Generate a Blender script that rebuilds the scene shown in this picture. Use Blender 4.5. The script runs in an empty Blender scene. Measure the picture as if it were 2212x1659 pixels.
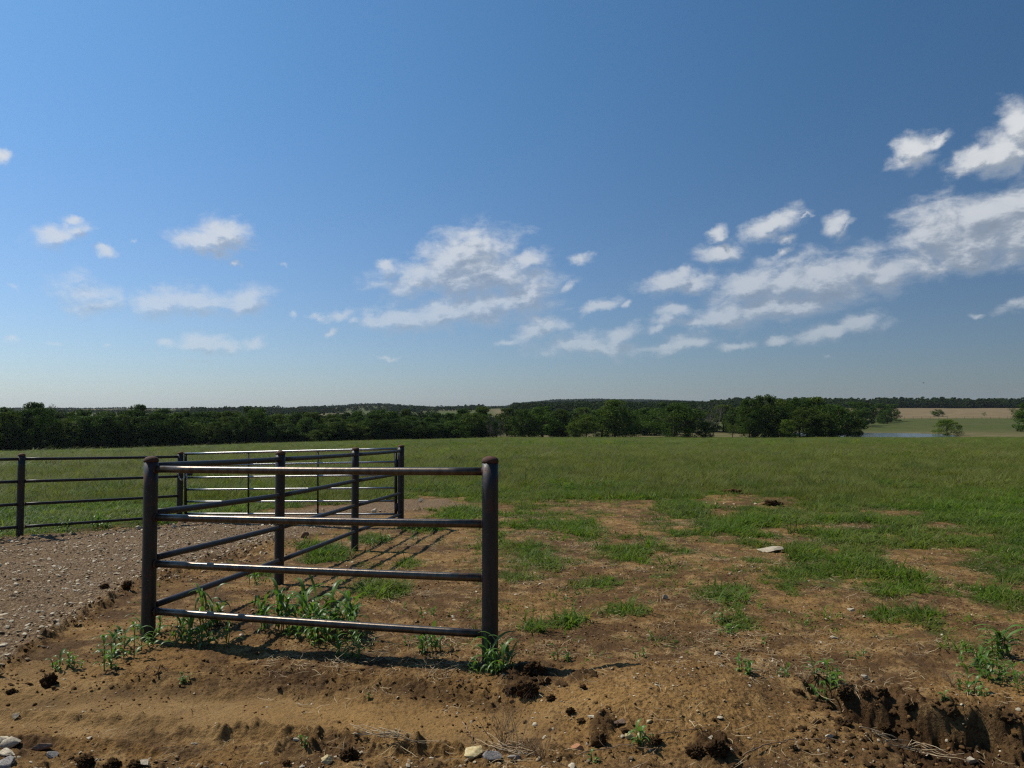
SUNE = 4.7; SKYS = .06; EXPO = 0.0; DUST = .6; OZONE = 1.2; SMUL = (.67, 1.14, 1.42); HMUL = (.88, 1.05, 1.33); HZ0 = 0.0; HZ1 = .5; HAZE = .00004; KC = .82
CLIT = (12.0, 12.3, 12.6); CDARK = (6.4, 7.3, 8.5)
import os
import bpy, math, random, numpy as np
from mathutils import Vector, Matrix
random.seed(7); RNG = np.random.default_rng(11)
C = bpy.context.scene.collection
# ------------------------------------------------------------------ projection helpers
# layout was read off the photograph at 2212x1659 ("q" pixels); they are only used to find world positions
F, CX, CY = 1536.0, 1106.0, 829.5
PITCH = math.atan((886 - CY) / F); SP, CP = math.sin(PITCH), math.cos(PITCH)
def ray(qx, qy):
    u, v = (qx - CX) / F, (CY - qy) / F
    return np.array([u, CP - v * SP, SP + v * CP])
def at(qx, qy, Y):
    r = ray(qx, qy); return r * (Y / r[1])
def proj(x, y, z):
    d = y * CP + z * SP; up = -y * SP + z * CP
    d = np.where(d < 0.3, 0.3, d)
    return CX + F * x / d, CY - F * up / d
def sstep(a, b, t):
    t = np.clip((t - a) / (b - a), 0, 1); return t * t * (3 - 2 * t)
# ------------------------------------------------------------------ numpy noise
_P = np.random.default_rng(5).permutation(4096).astype(np.int64)
_G = np.random.default_rng(6).uniform(0, 2 * math.pi, 4096); _GX, _GY = np.cos(_G), np.sin(_G)
def perlin(x, y):
    xi = np.floor(x).astype(np.int64); yi = np.floor(y).astype(np.int64)
    xf, yf = x - xi, y - yi
    u = xf * xf * xf * (xf * (xf * 6 - 15) + 10); v = yf * yf * yf * (yf * (yf * 6 - 15) + 10)
    def g(ix, iy, dx, dy):
        h = _P[(_P[ix & 4095] + iy) & 4095]; return _GX[h] * dx + _GY[h] * dy
    a = g(xi, yi, xf, yf); b = g(xi + 1, yi, xf - 1, yf)
    c = g(xi, yi + 1, xf, yf - 1); d = g(xi + 1, yi + 1, xf - 1, yf - 1)
    return ((a + (b - a) * u) * (1 - v) + (c + (d - c) * u) * v) * 1.5
def fbm(x, y, o=4, s=0.0):
    r = 0; a = 1.0; t = 0
    for i in range(o):
        r = r + a * perlin(x * 2 ** i + 17.3 * i + s, y * 2 ** i - 9.1 * i + s * 1.7); t += a; a *= .5
    return r / t
# ------------------------------------------------------------------ terrain
EU = [-.72, -.36, 0, .72]; ED = [152, 187, 211, 216]
def base(x, y):
    x = np.asarray(x, float); y = np.asarray(y, float)
    yy = np.maximum(y, -15)
    z = -1.6 - .031 * yy + .018 * np.clip(x, -140, 0)
    z = z - .12 * sstep(4.5, 12, y) * np.exp(-((x + 2.5) / 4) ** 2) * np.exp(-np.maximum(y - 13, 0) / 12)
    z = z - .75 * sstep(-35, -105, x) * sstep(60, 140, y)
    z = z + .22 * fbm(x / 26, y / 26, 2, 3) * sstep(22, 60, y)
    u = x / np.maximum(y, 40)
    De = np.interp(u, EU, ED)
    yr = [0, 215, 235, 290, 300, 400, 500, 900, 1000, 1300, 1800, 3000, 5000, 7000, 9500]
    zr = [-8.2, -8.25, -9.2, -9.35, -9.1, -7.9, -6.25, 1.5, 3, 5, 3, -5, -5, 18, 22]
    zl = [-8.0, -8.6, -9.6, -10.5, -10.6, -11.5, -12, -6.5, -4, -1, 3, 0, -5, 18, 22]
    w = sstep(-.2, .12, u)
    P = np.interp(y, yr, zr) * w + np.interp(y, yr, zl) * (1 - w)
    P = P + np.clip(fbm(x / 160, y / 160, 3, 9), -1, 1) * np.interp(y, [200, 400, 1500, 9000], [0, .5, 3, 5])
    k = sstep(0, 40, y - De); z = z * (1 - k) + P * k
    # pond basin
    z = z - 2.2 * np.exp(-(((x - 132) / 25) ** 2 + ((y - 266) / 25) ** 2) ** 2)
    # far wooded hill
    ut = [-.8, -.5, -.26, -.23, -.17, -.12, -.06, -.01, .016, .06, .126, .22, .295, .387, .6, .8]
    top = [0, 0, 0, 8, 14, 6, 6, 12, 27, 40, 44, 38, 30, 17, 15, 15]
    z = z + np.interp(u, ut, top) * sstep(2000, 2900, y) * (1 - .8 * sstep(3600, 5200, y))
    z = z + 9 * np.exp(-((u + .19) / .06) ** 2) * np.exp(-((y - 1800) / 350) ** 2)
    return z
def gpt(qx, qy, dz=0.0):
    r = ray(qx, qy); lo, hi = 1.5, 6000.0
    ts = np.geomspace(1.2, 6000, 4000)
    p = ts[:, None] * r[None]; h = full(p[:, 0], p[:, 1]) if qy > 1040 else base(p[:, 0], p[:, 1])
    i = int(np.argmax(p[:, 2] < h)); i = max(i, 1)
    a, b = p[i - 1], p[i]; da = a[2] - h[i - 1]; db = b[2] - h[i]
    t = da / (da - db + 1e-9); q = a + (b - a) * t
    return float(q[0]), float(q[1]), float(q[2] + dz)
def ell(qx, qy, l):
    m = np.full(np.shape(qx), -9.0)
    for (a, b, rx, ry) in l:
        m = np.maximum(m, 1 - np.sqrt(((qx - a) / rx) ** 2 + ((qy - b) / ry) ** 2))
    return m
def qq(x, y):
    qx, qy = proj(x, y, base(x, y)); qy = np.where(y < 1.2, 6000, qy); return qx, qy
def road_mask(x, y, q=None):
    qx, qy = q if q else qq(x, y)
    n = fbm(x * .9, y * .9, 3, 21) * 14
    top = np.interp(qx, [-600, 0, 310, 400, 560, 700, 870, 960, 1030], [1235, 1165, 1140, 1126, 1108, 1092, 1076, 1075, 1092])
    bot = np.interp(qx, [-600, 0, 150, 310, 590, 700, 800, 900, 1030], [2100, 1450, 1352, 1258, 1180, 1150, 1125, 1108, 1098])
    m = np.minimum((qy - top) / 8, (bot - qy + n) / 16 + .3)
    m = np.minimum(m, (1025 + n * 2 - qx) / 20)
    return np.clip(m, 0, 1) * (qy < 2200)
TUFTS = [(1150, 1205, 75, 34), (1345, 1195, 66, 22), (1760, 1240, 130, 34), (700, 1195, 62, 24), (825, 1268, 74, 28), (2185, 1215, 60, 60), (1860, 1195, 70, 30), (1560, 1135, 90, 26),
         (1350, 1322, 56, 15), (1905, 1332, 62, 15), (1180, 1132, 60, 20), (1010, 1110, 90, 15), (2150, 1290, 90, 30), (1450, 1098, 70, 22), (1650, 1115, 100, 30), (1930, 1275, 60, 16),
         (1560, 1285, 60, 22), (1230, 1345, 30, 14), (1740, 1195, 60, 30), (1290, 1262, 60, 18), (1150, 1352, 34, 14), (1120, 1250, 40, 14), (2020, 1350, 34, 12), (1600, 1350, 40, 20), (905, 1140, 50, 14), (800, 1165, 50, 16), (880, 1215, 36, 12), (560, 1238, 40, 10)]
BARE = [(1340, 1095, 92, 16), (1575, 1082, 75, 15), (980, 1090, 60, 9), (1850, 1137, 62, 9), (1940, 1108, 60, 7), (2035, 1136, 50, 9), (2000, 1205, 105, 20), (1660, 1088, 60, 14), (1700, 1320, 90, 20), (2050, 1240, 60, 15)]
def grass_mask(x, y, q=None):
    """0..1 how much grass stands at a world point"""
    qx, qy = q if q else qq(x, y)
    bnd = np.interp(qx, [-600, 0, 310, 400, 560, 700, 870, 1040, 1250, 1420, 1700, 1780, 1900, 2060, 2212, 2700], [1228, 1163, 1140, 1125, 1106, 1086, 1077, 1076, 1082, 1072, 1062, 1102, 1112, 1130, 1180, 1250])
    n1 = fbm(x * .7, y * .7, 3, 2)
    n3 = fbm(x * 4.5, y * 4.5, 3, 31)
    m = np.clip(.5 + (bnd - qy + 26 * n1 + 26 * n3) / 14, 0, 1)
    n2 = fbm(x * 1.3, y * 1.3, 4, 7)
    ext = np.clip((qx - 1500) / 1500, 0, .25)
    thr = -.10 + np.maximum(qy - bnd, 0) / 620 - ext
    right = np.clip((qx - 1015) / 60, 0, 1)
    m = np.maximum(m, sstep(thr, thr + .3, n2 + .35 * n3) * .75 * right * (qy < 1430))
    m = np.maximum(m, np.clip(ell(qx, qy, TUFTS) * 2.0 + 1.1 * n2 + 1.3 * n3, 0, 1))
    m = m * (1 - np.clip(ell(qx, qy, BARE) * 3 + .8 * n2 + 1.0 * n3 + .2, 0, .95))
    return m * (1 - .97 * road_mask(x, y, (qx, qy)))
def full(x, y, parts=False):
    """terrain with clods, ruts, mound and trench near the camera"""
    x = np.asarray(x, float); y = np.asarray(y, float)
    z = base(x, y); qx, qy = qq(x, y)
    near = 1 - sstep(14, 26, np.hypot(x, y))
    rd = road_mask(x, y, (qx, qy))
    n = fbm(x * 1.3, y * 1.3, 3, 1); f1 = fbm(x * 7, y * 7, 4, 4); f2 = fbm(x * 30, y * 30, 3, 8)
    rid = 1 - np.abs(fbm(x * 11, y * 11, 3, 14)) * 2
    # smooth tyre-flattened band
    band = np.clip(ell(qx, qy, [(420, 1520, 560, 62), (60, 1500, 260, 70), (1000, 1555, 260, 40)]) * 2.2, 0, 1)
    rough = 1 - .72 * band
    d = .035 * n + (.017 * f1 + .008 * f2 + .010 * (rid - .6) + .006 * fbm(x * 52, y * 52, 2, 12)) * rough
    # long soft ruts running across the foreground
    rut = np.sin((y * 9.5 + .9 * x + 2.2 * fbm(x * .6, y * 1.5, 2, 30)))
    d = d + .011 * rut * band
    for rx_, ry_, am in (([-300, 60, 420], [1512, 1528, 1540], .030), ([240, 560, 800, 1060], [1562, 1556, 1572, 1606], .040), ([520, 700, 900, 1010], [1590, 1582, 1592, 1610], .034), ([-300, 200, 420], [1580, 1586, 1602], .025), ([380, 560, 700, 900], [1478, 1470, 1482, 1500], .022)):
        rw = np.interp(qx, rx_, ry_) + 5 * f1; ins = sstep(rx_[0], rx_[0] + 90, qx) * (1 - sstep(rx_[-1] - 90, rx_[-1], qx))
        d = d + am * np.exp(-((qy - rw) / 6.5) ** 2) * ins * (.25 + 2.0 * np.abs(f1) + .5 * rid) - am * .6 * np.exp(-((qy - rw - 14) / 9) ** 2) * ins
    # bank edge facing the camera in front of the panel
    edge = np.interp(qx, [-300, 200, 560, 800, 1000, 1100, 1180], [1500, 1470, 1432, 1452, 1480, 1500, 1520])
    lowf = sstep(0, 34, qy - edge + 18 * n) * (1 - sstep(1080, 1200, qx)) * (qy < 3000)
    d = d - .055 * lowf + .05 * rid * np.exp(-((qy - edge - 8) / 16) ** 2) * (1 - sstep(1080, 1180, qx)) * .35
    # sandy mound
    md = np.clip(ell(qx, qy, [(1450, 1520, 330, 125)]), 0, 1); d = d + .15 * sstep(0, .8, md)
    hp = np.clip(ell(qx, qy, [(1140, 1470, 82, 46), (1545, 1628, 75, 40), (1300, 1590, 34, 24), (1250, 1490, 34, 20)]) * 1.6, 0, 1)
    bl = np.abs(fbm(x * 9, y * 9, 3, 33)); d = d + hp * (.02 + .08 * bl + .03 * np.abs(f2))
    # trench at right
    fe = np.interp(qx, [1690, 1740, 1850, 1960, 2212, 2600], [1492, 1488, 1500, 1520, 1548, 1580]) + 26 * fbm(x * 3.2, y * 3.2, 3, 40)
    ne = np.interp(qy, [1480, 1510, 1560, 1610, 1660, 1800, 2400], [1690, 1750, 1830, 1880, 1990, 2250, 3000]) + 20 * n
    tr = np.minimum(sstep(0, 20, qy - fe), sstep(0, 95, qx - ne)) * (qy < 5000)
    rim = np.exp(-((qy - fe + 8) / 16) ** 2) * sstep(1660, 1740, qx)
    d = d - .21 * tr + .05 * rim * (.5 + 1.6 * np.abs(f1)) + tr * .05 * (rid - .5) + tr * .045 * np.abs(f1) + tr * .012 * f2
    # rims of the gravel road
    bot = np.interp(qx, [-600, 0, 150, 310, 590], [2100, 1450, 1352, 1258, 1180])
    rr = np.exp(-((qy - bot) / 15) ** 2) * (qx < 640)
    rt = np.exp(-((qy - np.interp(qx, [-600, 0, 310, 640], [1245, 1172, 1146, 1106])) / 5) ** 2) * (qx < 700)
    d = d + .055 * rr * (.4 + np.abs(f1) * 2.5) + .05 * rt * (.3 + np.abs(f1) * 2)
    d = d + rd * (.012 * f2 + .01 * rid) * .8 + rd * .022 * np.abs(np.sin((y - .42 * x) * 1.75 + .8 * fbm(x * .5, y * .5, 2, 44)))
    bs = sstep(1590, 1640, qy) * (1 - sstep(1180, 1300, qx)) * (qy < 1900)
    d = d + bs * .03 * np.abs(f1) * 2
    d = d + .05 * np.clip(ell(qx, qy, [(1670, 1088, 40, 14), (1575, 1066, 40, 10)]), 0, 1) * (1 + rid)
    z = z + d * near
    if parts:
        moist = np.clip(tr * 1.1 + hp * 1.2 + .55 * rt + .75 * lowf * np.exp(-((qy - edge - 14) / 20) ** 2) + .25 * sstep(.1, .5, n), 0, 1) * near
        sand = np.clip(ell(qx, qy, [(1480, 1560, 400, 110), (2150, 1500, 260, 40), (900, 1530, 420, 50)]) * 1.6 + .9 * n, 0, 1) * near * (1 - np.clip(tr * 1.5, 0, 1))
        return z, rd, moist, band, sand, qy
    return z
# ------------------------------------------------------------------ object helpers
def mesh_obj(name, verts, faces, mat=None, parent=None, smooth=False, link=True):
    me = bpy.data.meshes.new(name)
    if isinstance(verts, np.ndarray):
        verts = verts.reshape(-1, 3)
        me.vertices.add(len(verts)); me.vertices.foreach_set('co', verts.astype(np.float32).ravel())
        f = np.asarray(faces); k = f.shape[1]
        me.loops.add(f.size); me.loops.foreach_set('vertex_index', f.astype(np.int32).ravel())
        me.polygons.add(len(f)); me.polygons.foreach_set('loop_start', np.arange(0, f.size, k, dtype=np.int32))
        me.polygons.foreach_set('loop_total', np.full(len(f), k, dtype=np.int32))
        me.update(calc_edges=True); me.validate()
    else:
        me.from_pydata(verts, [], faces); me.update()
    if smooth: me.polygons.foreach_set('use_smooth', [True] * len(me.polygons))
    if mat: me.materials.append(mat)
    o = bpy.data.objects.new(name, me)
    if link: C.objects.link(o)
    if parent: o.parent = parent
    return o
def tag(o, label=None, cat=None, group=None, kind=None):
    if label: o['label'] = label
    if cat: o['category'] = cat
    if group: o['group'] = group
    if kind: o['kind'] = kind
    return o
def thing(name, label, cat, loc=(0, 0, 0), group=None, rz=0):
    o = bpy.data.objects.new(name, None); C.objects.link(o); o.empty_display_size = .2
    o.location = loc; o.rotation_euler = (0, 0, rz); return tag(o, label, cat, group)
def attr(me, name, typ, data, domain='POINT'):
    a = me.attributes.new(name, typ, domain)
    a.data.foreach_set('vector' if typ == 'FLOAT_VECTOR' else 'value', np.ascontiguousarray(data).ravel())
class MB:
    def __init__(s): s.v = []; s.f = []
    def tube(s, pts, rads, n=12, cap=True, wob=0):
        pts = [Vector(p) for p in pts]; b = len(s.v); ref = None
        for i, p in enumerate(pts):
            d = (pts[min(i + 1, len(pts) - 1)] - pts[max(i - 1, 0)]).normalized()
            if ref is None: ref = d.orthogonal().normalized()
            a = (ref - d * ref.dot(d)).normalized(); ref = a; c = d.cross(a)
            r = rads[i] if isinstance(rads, (list, tuple)) else rads
            for k in range(n):
                t = 2 * math.pi * k / n; rr = r * (1 + random.uniform(-wob, wob))
                s.v.append(tuple(p + a * math.cos(t) * rr + c * math.sin(t) * rr))
        for i in range(len(pts) - 1):
            for k in range(n):
                k2 = (k + 1) % n; s.f.append((b + i * n + k, b + i * n + k2, b + (i + 1) * n + k2, b + (i + 1) * n + k))
        if cap:
            s.f.append(tuple(b + k for k in reversed(range(n)))); s.f.append(tuple(b + (len(pts) - 1) * n + k for k in range(n)))
    def box(s, c, sx, sy, sz, rz=0):
        b = len(s.v); ca, sa = math.cos(rz), math.sin(rz)
        for dz in (-1, 1):
            for dx, dy in ((-1, -1), (1, -1), (1, 1), (-1, 1)):
                X, Y = dx * sx / 2, dy * sy / 2; s.v.append((c[0] + X * ca - Y * sa, c[1] + X * sa + Y * ca, c[2] + dz * sz / 2))
        for f in ((3, 2, 1, 0), (4, 5, 6, 7), (0, 1, 5, 4), (1, 2, 6, 5), (2, 3, 7, 6), (3, 0, 4, 7)): s.f.append(tuple(b + i for i in f))
    def ribbon(s, pts, widths, side, fold=.0):
        b = len(s.v)
        for p, w in zip(pts, widths):
            p = Vector(p); sd = Vector(side) * w
            s.v += [tuple(p - sd + Vector((0, 0, fold * w))), tuple(p), tuple(p + sd + Vector((0, 0, fold * w)))]
        for i in range(len(pts) - 1):
            for k in (0, 1): s.f.append((b + i * 3 + k, b + i * 3 + k + 1, b + i * 3 + k + 4, b + i * 3 + k + 3))
    def build(s, name, mat, parent=None, smooth=True, link=True):
        o = mesh_obj(name, s.v, s.f, mat, parent, smooth, link); return o
# ------------------------------------------------------------------ materials
class N:
    def __init__(s, tree): s.t = tree; s.n = tree.nodes; s.l = tree.links
    def a(s, typ, ins=None, **kw):
        n = s.n.new(typ)
        for k, v in kw.items(): setattr(n, k, v)
        for k, v in (ins or {}).items():
            if hasattr(v, 'is_linked') or isinstance(v, bpy.types.NodeSocket): s.l.new(v, n.inputs[k])
            else: n.inputs[k].default_value = v
        return n
    def m(s, op, a, b=0.0, c=0.0, clamp=False):
        n = s.a('ShaderNodeMath', {0: a, 1: b, 2: c}, operation=op, use_clamp=clamp); return n.outputs[0]
    def mix(s, fac, a, b, blend='MIX'):
        n = s.a('ShaderNodeMix', {0: fac}, data_type='RGBA', blend_type=blend)
        for i, v in ((6, a), (7, b)):
            if isinstance(v, bpy.types.NodeSocket): s.l.new(v, n.inputs[i])
            else: n.inputs[i].default_value = (*v, 1)
        return n.outputs[2]
    def noise(s, vec, scale, detail=4, rough=.55, dist=0.0, out=0):
        n = s.a('ShaderNodeTexNoise', {'Scale': scale, 'Detail': detail, 'Roughness': rough, 'Distortion': dist})
        if vec is not None: s.l.new(vec, n.inputs['Vector'])
        return n.outputs[out]
    def ramp(s, fac, a, b, ca=0.0, cb=1.0):
        n = s.a('ShaderNodeMapRange', {0: fac, 1: a, 2: b, 3: ca, 4: cb}, clamp=True, interpolation_type='SMOOTHSTEP'); return n.outputs[0]
def new_mat(name):
    m = bpy.data.materials.new(name); m.use_nodes = True; m.node_tree.nodes.clear()
    b = N(m.node_tree); out = b.a('ShaderNodeOutputMaterial'); return m, b, out
def pos(b): return b.a('ShaderNodeNewGeometry').outputs['Position']
def objc(b): return b.a('ShaderNodeTexCoord').outputs['Object']
def rnd(b): return b.a('ShaderNodeObjectInfo').outputs['Random']
def att(b, n): return b.a('ShaderNodeAttribute', attribute_name=n).outputs['Fac']

def mat_ground():
    m, b, out = new_mat('soil_and_turf'); P = pos(b)
    grass, road, moist, dry, band, far = (att(b, k) for k in ('grass', 'road', 'moist', 'dry', 'band', 'far')); sand = att(b, 'sand')
    big = b.noise(P, .9, 5); mid = b.noise(P, 5, 6, .6); fine = b.noise(P, 45, 6, .65); grit = b.noise(P, 190, 4, .7)
    dirt = b.mix(b.ramp(big, .38, .62), (.112, .060, .023), (.225, .125, .040))
    dirt = b.mix(b.ramp(mid, .46, .66, 0, .7), dirt, (.37, .232, .092))
    dirt = b.mix(b.ramp(b.noise(P, 2.2, 5, .7), .50, .60, 0, .75), dirt, (.078, .042, .018))
    dirt = b.mix(b.m('MULTIPLY', band, b.ramp(big, .40, .6, .1, .6)), dirt, (.31, .190, .075))
    dirt = b.mix(b.m('MULTIPLY', b.ramp(fine, .50, .62, 0, .8), b.m('SUBTRACT', 1.0, b.m('MULTIPLY', band, .6))), dirt, (.070, .038, .017))
    dirt = b.mix(b.ramp(grit, .58, .72, 0, .5), dirt, (.50, .36, .20))
    dirt = b.mix(b.ramp(grit, .40, .28, 0, .6), dirt, (.055, .030, .014))
    dirt = b.mix(b.m('MULTIPLY', sand, b.ramp(fine, .62, .45, .15, .75)), dirt, (.335, .190, .062))
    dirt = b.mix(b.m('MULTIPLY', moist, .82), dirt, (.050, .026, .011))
    vor = b.a('ShaderNodeTexVoronoi', {'Scale': 42.0, 'Randomness': 1.0}); b.l.new(P, vor.inputs['Vector'])
    vr = b.a('ShaderNodeSeparateColor', {0: vor.outputs['Color']}).outputs[0]
    grav = b.mix(b.ramp(vr, .2, 1), (.13, .085, .046), (.33, .235, .135))
    grav = b.mix(b.ramp(vor.outputs['Distance'], .35, .6, 0, .7), grav, (.10, .062, .036))
    grav = b.mix(b.ramp(mid, .4, .65, 0, .75), grav, (.20, .13, .066))
    col = b.mix(road, dirt, grav)
    tn = b.noise(P, 1.6, 5, .65); tn2 = b.noise(P, .05, 4)
    turf = b.mix(b.ramp(tn, .35, .65), (.040, .058, .011), (.066, .092, .018))
    turf = b.mix(b.ramp(tn2, .42, .62, 0, .4), turf, (.082, .082, .028)); turf = b.mix(b.ramp(b.noise(P, .16, 4), .5, .62, 0, .5), turf, (.030, .048, .010))
    turfn = b.mix(b.ramp(fine, .45, .6), turf, (.07, .048, .022))
    turf = b.mix(far, turfn, turf)
    col = b.mix(grass, col, turf)
    dn = b.noise(P, .08, 5, .7)
    dryc = b.mix(b.ramp(dn, .35, .65), (.145, .105, .052), (.21, .155, .082))
    col = b.mix(dry, col, dryc)
    h = b.m('ADD', b.m('MULTIPLY', fine, .8), b.m('MULTIPLY', grit, .22))
    h = b.m('ADD', h, b.m('MULTIPLY', b.m('MULTIPLY', vor.outputs['Distance'], road), -.6))
    bp = b.a('ShaderNodeBump', {'Strength': 1.0, 'Distance': .028, 'Height': h})
    bs = b.a('ShaderNodeBsdfPrincipled', {'Base Color': col, 'Roughness': .95, 'Normal': bp.outputs[0]})
    bs.inputs['Specular IOR Level'].default_value = .12
    b.l.new(bs.outputs[0], out.inputs[0]); return m

def mat_leaf(name, c1, c2, c3=None, trans=.35, rough=.5, spec=.3, scale=1.2, tcol=None, var=.35, wn=0):
    m, b, out = new_mat(name); O = objc(b)
    n = b.noise(O, scale, 4, .6); col = b.mix(b.ramp(n, .35, .65), c1, c2)
    if c3: col = b.mix(b.ramp(b.m('FRACT', b.m('MULTIPLY', rnd(b), 7.31)), .6, 1, 0, .8), col, c3)
    k = b.m('ADD', b.m('MULTIPLY', rnd(b), var), 1 - var * .5)
    if wn:                                                        # patches of yellower and of deeper green across the field
        W = pos(b); col = b.mix(b.ramp(b.noise(W, .22, 4, .65), .44, .62, 0, wn), col, (.155, .165, .045)); col = b.mix(b.ramp(b.noise(W, .6, 4, .65, 0), .50, .66, 0, wn), col, (.045, .095, .016))
    col = b.mix(1.0, col, b.a('ShaderNodeCombineColor', {0: k, 1: k, 2: k}).outputs[0], 'MULTIPLY')
    bs = b.a('ShaderNodeBsdfPrincipled', {'Base Color': col, 'Roughness': rough}); bs.inputs['Specular IOR Level'].default_value = spec
    tc = b.mix(1.0, col, tcol or (1.15, 1.25, .55), 'MULTIPLY')
    tr = b.a('ShaderNodeBsdfTranslucent', {'Color': tc})
    ms = b.a('ShaderNodeMixShader', {0: trans, 1: bs.outputs[0], 2: tr.outputs[0]})
    b.l.new(ms.outputs[0], out.inputs[0]); return m
def mat_simple(name, c1, c2, scale=6, rough=.85, spec=.2, bump=.4, bdist=.01, useobj=True, var=.3, detail=6, c3=None):
    m, b, out = new_mat(name); O = objc(b) if useobj else pos(b)
    n = b.noise(O, scale, detail, .62); col = b.mix(b.ramp(n, .36, .66), c1, c2)
    if c3: col = b.mix(b.ramp(b.noise(O, scale * 4, 4), .55, .7), col, c3)
    k = b.m('ADD', b.m('MULTIPLY', rnd(b), var * 2), 1 - var)
    col = b.mix(1.0, col, b.a('ShaderNodeCombineColor', {0: k, 1: k, 2: k}).outputs[0], 'MULTIPLY')
    bp = b.a('ShaderNodeBump', {'Strength': bump, 'Distance': bdist, 'Height': b.noise(O, scale * 5, 5, .7)})
    bs = b.a('ShaderNodeBsdfPrincipled', {'Base Color': col, 'Roughness': rough, 'Normal': bp.outputs[0]}); bs.inputs['Specular IOR Level'].default_value = spec
    b.l.new(bs.outputs[0], out.inputs[0]); return m
def mat_pipe(name, base1, base2, rust_amt, rough, metal=.75):
    m, b, out = new_mat(name); P = pos(b)
    n = b.noise(P, 9, 6, .65); sp = b.noise(P, 120, 3, .6); st = b.a('ShaderNodeMapping'); b.l.new(P, st.inputs['Vector']); st.inputs['Scale'].default_value = (14, 14, 1.3)
    ns = b.noise(st.outputs[0], 1.6, 5, .6)
    col = b.mix(b.ramp(ns, .35, .68), base1, base2)
    rf = b.m('MULTIPLY', b.ramp(n, .66 - rust_amt, .74 - rust_amt * .6), b.ramp(sp, .35, .6, .35, 1), clamp=True)
    col = b.mix(rf, col, (.10, .040, .019))
    r = b.m('ADD', b.m('MULTIPLY', rf, .35), b.m('ADD', rough - .06, b.m('MULTIPLY', n, .14)))
    mt = b.m('MULTIPLY', b.m('SUBTRACT', 1.0, rf, clamp=True), metal)
    bp = b.a('ShaderNodeBump', {'Strength': .22, 'Distance': .002, 'Height': sp})
    bs = b.a('ShaderNodeBsdfPrincipled', {'Base Color': col, 'Roughness': r, 'Metallic': mt, 'Normal': bp.outputs[0]})
    b.l.new(bs.outputs[0], out.inputs[0]); return m
M = {}
M['ground'] = mat_ground()
M['rail'] = mat_pipe('rail_steel', (.135, .108, .080), (.080, .060, .044), .04, .34, .75)
M['post'] = mat_pipe('post_steel', (.030, .029, .028), (.020, .016, .013), .13, .48, .1)
M['gate'] = mat_pipe('gate_steel', (.34, .33, .31), (.26, .25, .23), .01, .27, .9)
M['dark_pipe'] = mat_pipe('dark_pipe_steel', (.026, .022, .019), (.017, .013, .011), .10, .5, .08)
M['rust'] = mat_simple('rusty_cap', (.13, .055, .028), (.06, .028, .018), 30, .8, .3, .5, .004, False)
M['chain'] = mat_pipe('chain_steel', (.62, .62, .62), (.5, .5, .5), .0, .28, 1)
M['grass'] = mat_leaf('grass_blades', (.084, .146, .016), (.130, .200, .026), (.19, .19, .05), .48, .5, .12, 3, var=.55, wn=.55)
M['grass2'] = mat_leaf('olive_grass', (.105, .135, .030), (.165, .170, .052), (.20, .15, .07), .42, .6, .1, 3, var=.5, wn=.6)
M['straw'] = mat_leaf('dry_straw', (.30, .21, .11), (.42, .33, .19), None, .15, .7, .2, 5, tcol=(1, .95, .8), var=.6)
M['weed'] = mat_leaf('weed_leaves', (.085, .165, .022), (.135, .235, .040), None, .42, .42, .45, 6, var=.3)
M['stem'] = mat_leaf('weed_stems', (.10, .15, .04), (.14, .17, .06), None, .1, .4, .4, 6)
M['tree1'] = mat_leaf('broadleaf_foliage', (.030, .060, .008), (.062, .105, .012), (.080, .108, .015), .34, .6, .08, .35, var=.45)
M['tree2'] = mat_leaf('olive_foliage', (.058, .088, .011), (.095, .130, .018), None, .34, .6, .08, .35, var=.3)
M['tree3'] = mat_leaf('bright_foliage', (.070, .115, .012), (.115, .155, .020), None, .32, .6, .08, .35, var=.2)
M['cedar'] = mat_leaf('cedar_foliage', (.018, .034, .014), (.032, .050, .018), None, .1, .6, .2, .5, var=.2)
M['greyleaf'] = mat_leaf('grey_green_foliage', (.060, .062, .045), (.085, .085, .062), None, .15, .6, .2, .5, var=.2)
M['wood_far'] = mat_leaf('far_foliage', (.024, .044, .008), (.048, .072, .014), None, .22, .7, .05, .05, var=.5)
M['bark'] = mat_simple('bark', (.055, .042, .032), (.10, .08, .06), 3, .95, .1, .6, .03)
M['deadwood'] = mat_simple('dead_bark', (.16, .14, .125), (.24, .21, .19), 3, .95, .1, .4, .02)
M['clod'] = mat_simple('dark_soil_clod', (.090, .052, .024), (.19, .11, .05), 14, .97, .06, 1.0, .02, c3=(.20, .12, .058))
M['crumb'] = mat_simple('soil_crumb', (.125, .068, .027), (.24, .135, .055), 20, .97, .08, .8, .008, var=.45)
M['rock'] = mat_simple('pale_limestone', (.40, .33, .22), (.60, .52, .38), 10, .85, .25, .6, .006, var=.25, c3=(.30, .22, .14))
M['gravelm'] = mat_simple('gravel_stone', (.18, .12, .062), (.44, .33, .20), 14, .9, .2, .6, .004, var=.55)
M['rock_brown'] = mat_simple('brown_sandstone', (.17, .105, .07), (.27, .18, .125), 14, .9, .2, .6, .005, var=.2)
M['rock_red'] = mat_simple('reddish_stone', (.34, .15, .07), (.46, .24, .12), 14, .9, .2, .6, .005, var=.1)
M['rock_grey'] = mat_simple('grey_stone', (.17, .15, .13), (.40, .37, .33), 16, .9, .2, .6, .005, var=.1)
M['rock_yellow'] = mat_simple('yellow_stone', (.42, .31, .14), (.60, .50, .27), 9, .9, .2, .6, .005, var=.1)
M['twig'] = mat_simple('dry_twig', (.16, .10, .06), (.28, .19, .12), 20, .9, .15, .3, .002)
M['strawtwig'] = mat_simple('straw_stalk', (.36, .26, .15), (.50, .40, .25), 20, .8, .2, .3, .002)
M['bird'] = mat_simple('bird_feathers', (.02, .02, .02), (.04, .035, .03), 20)
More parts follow.
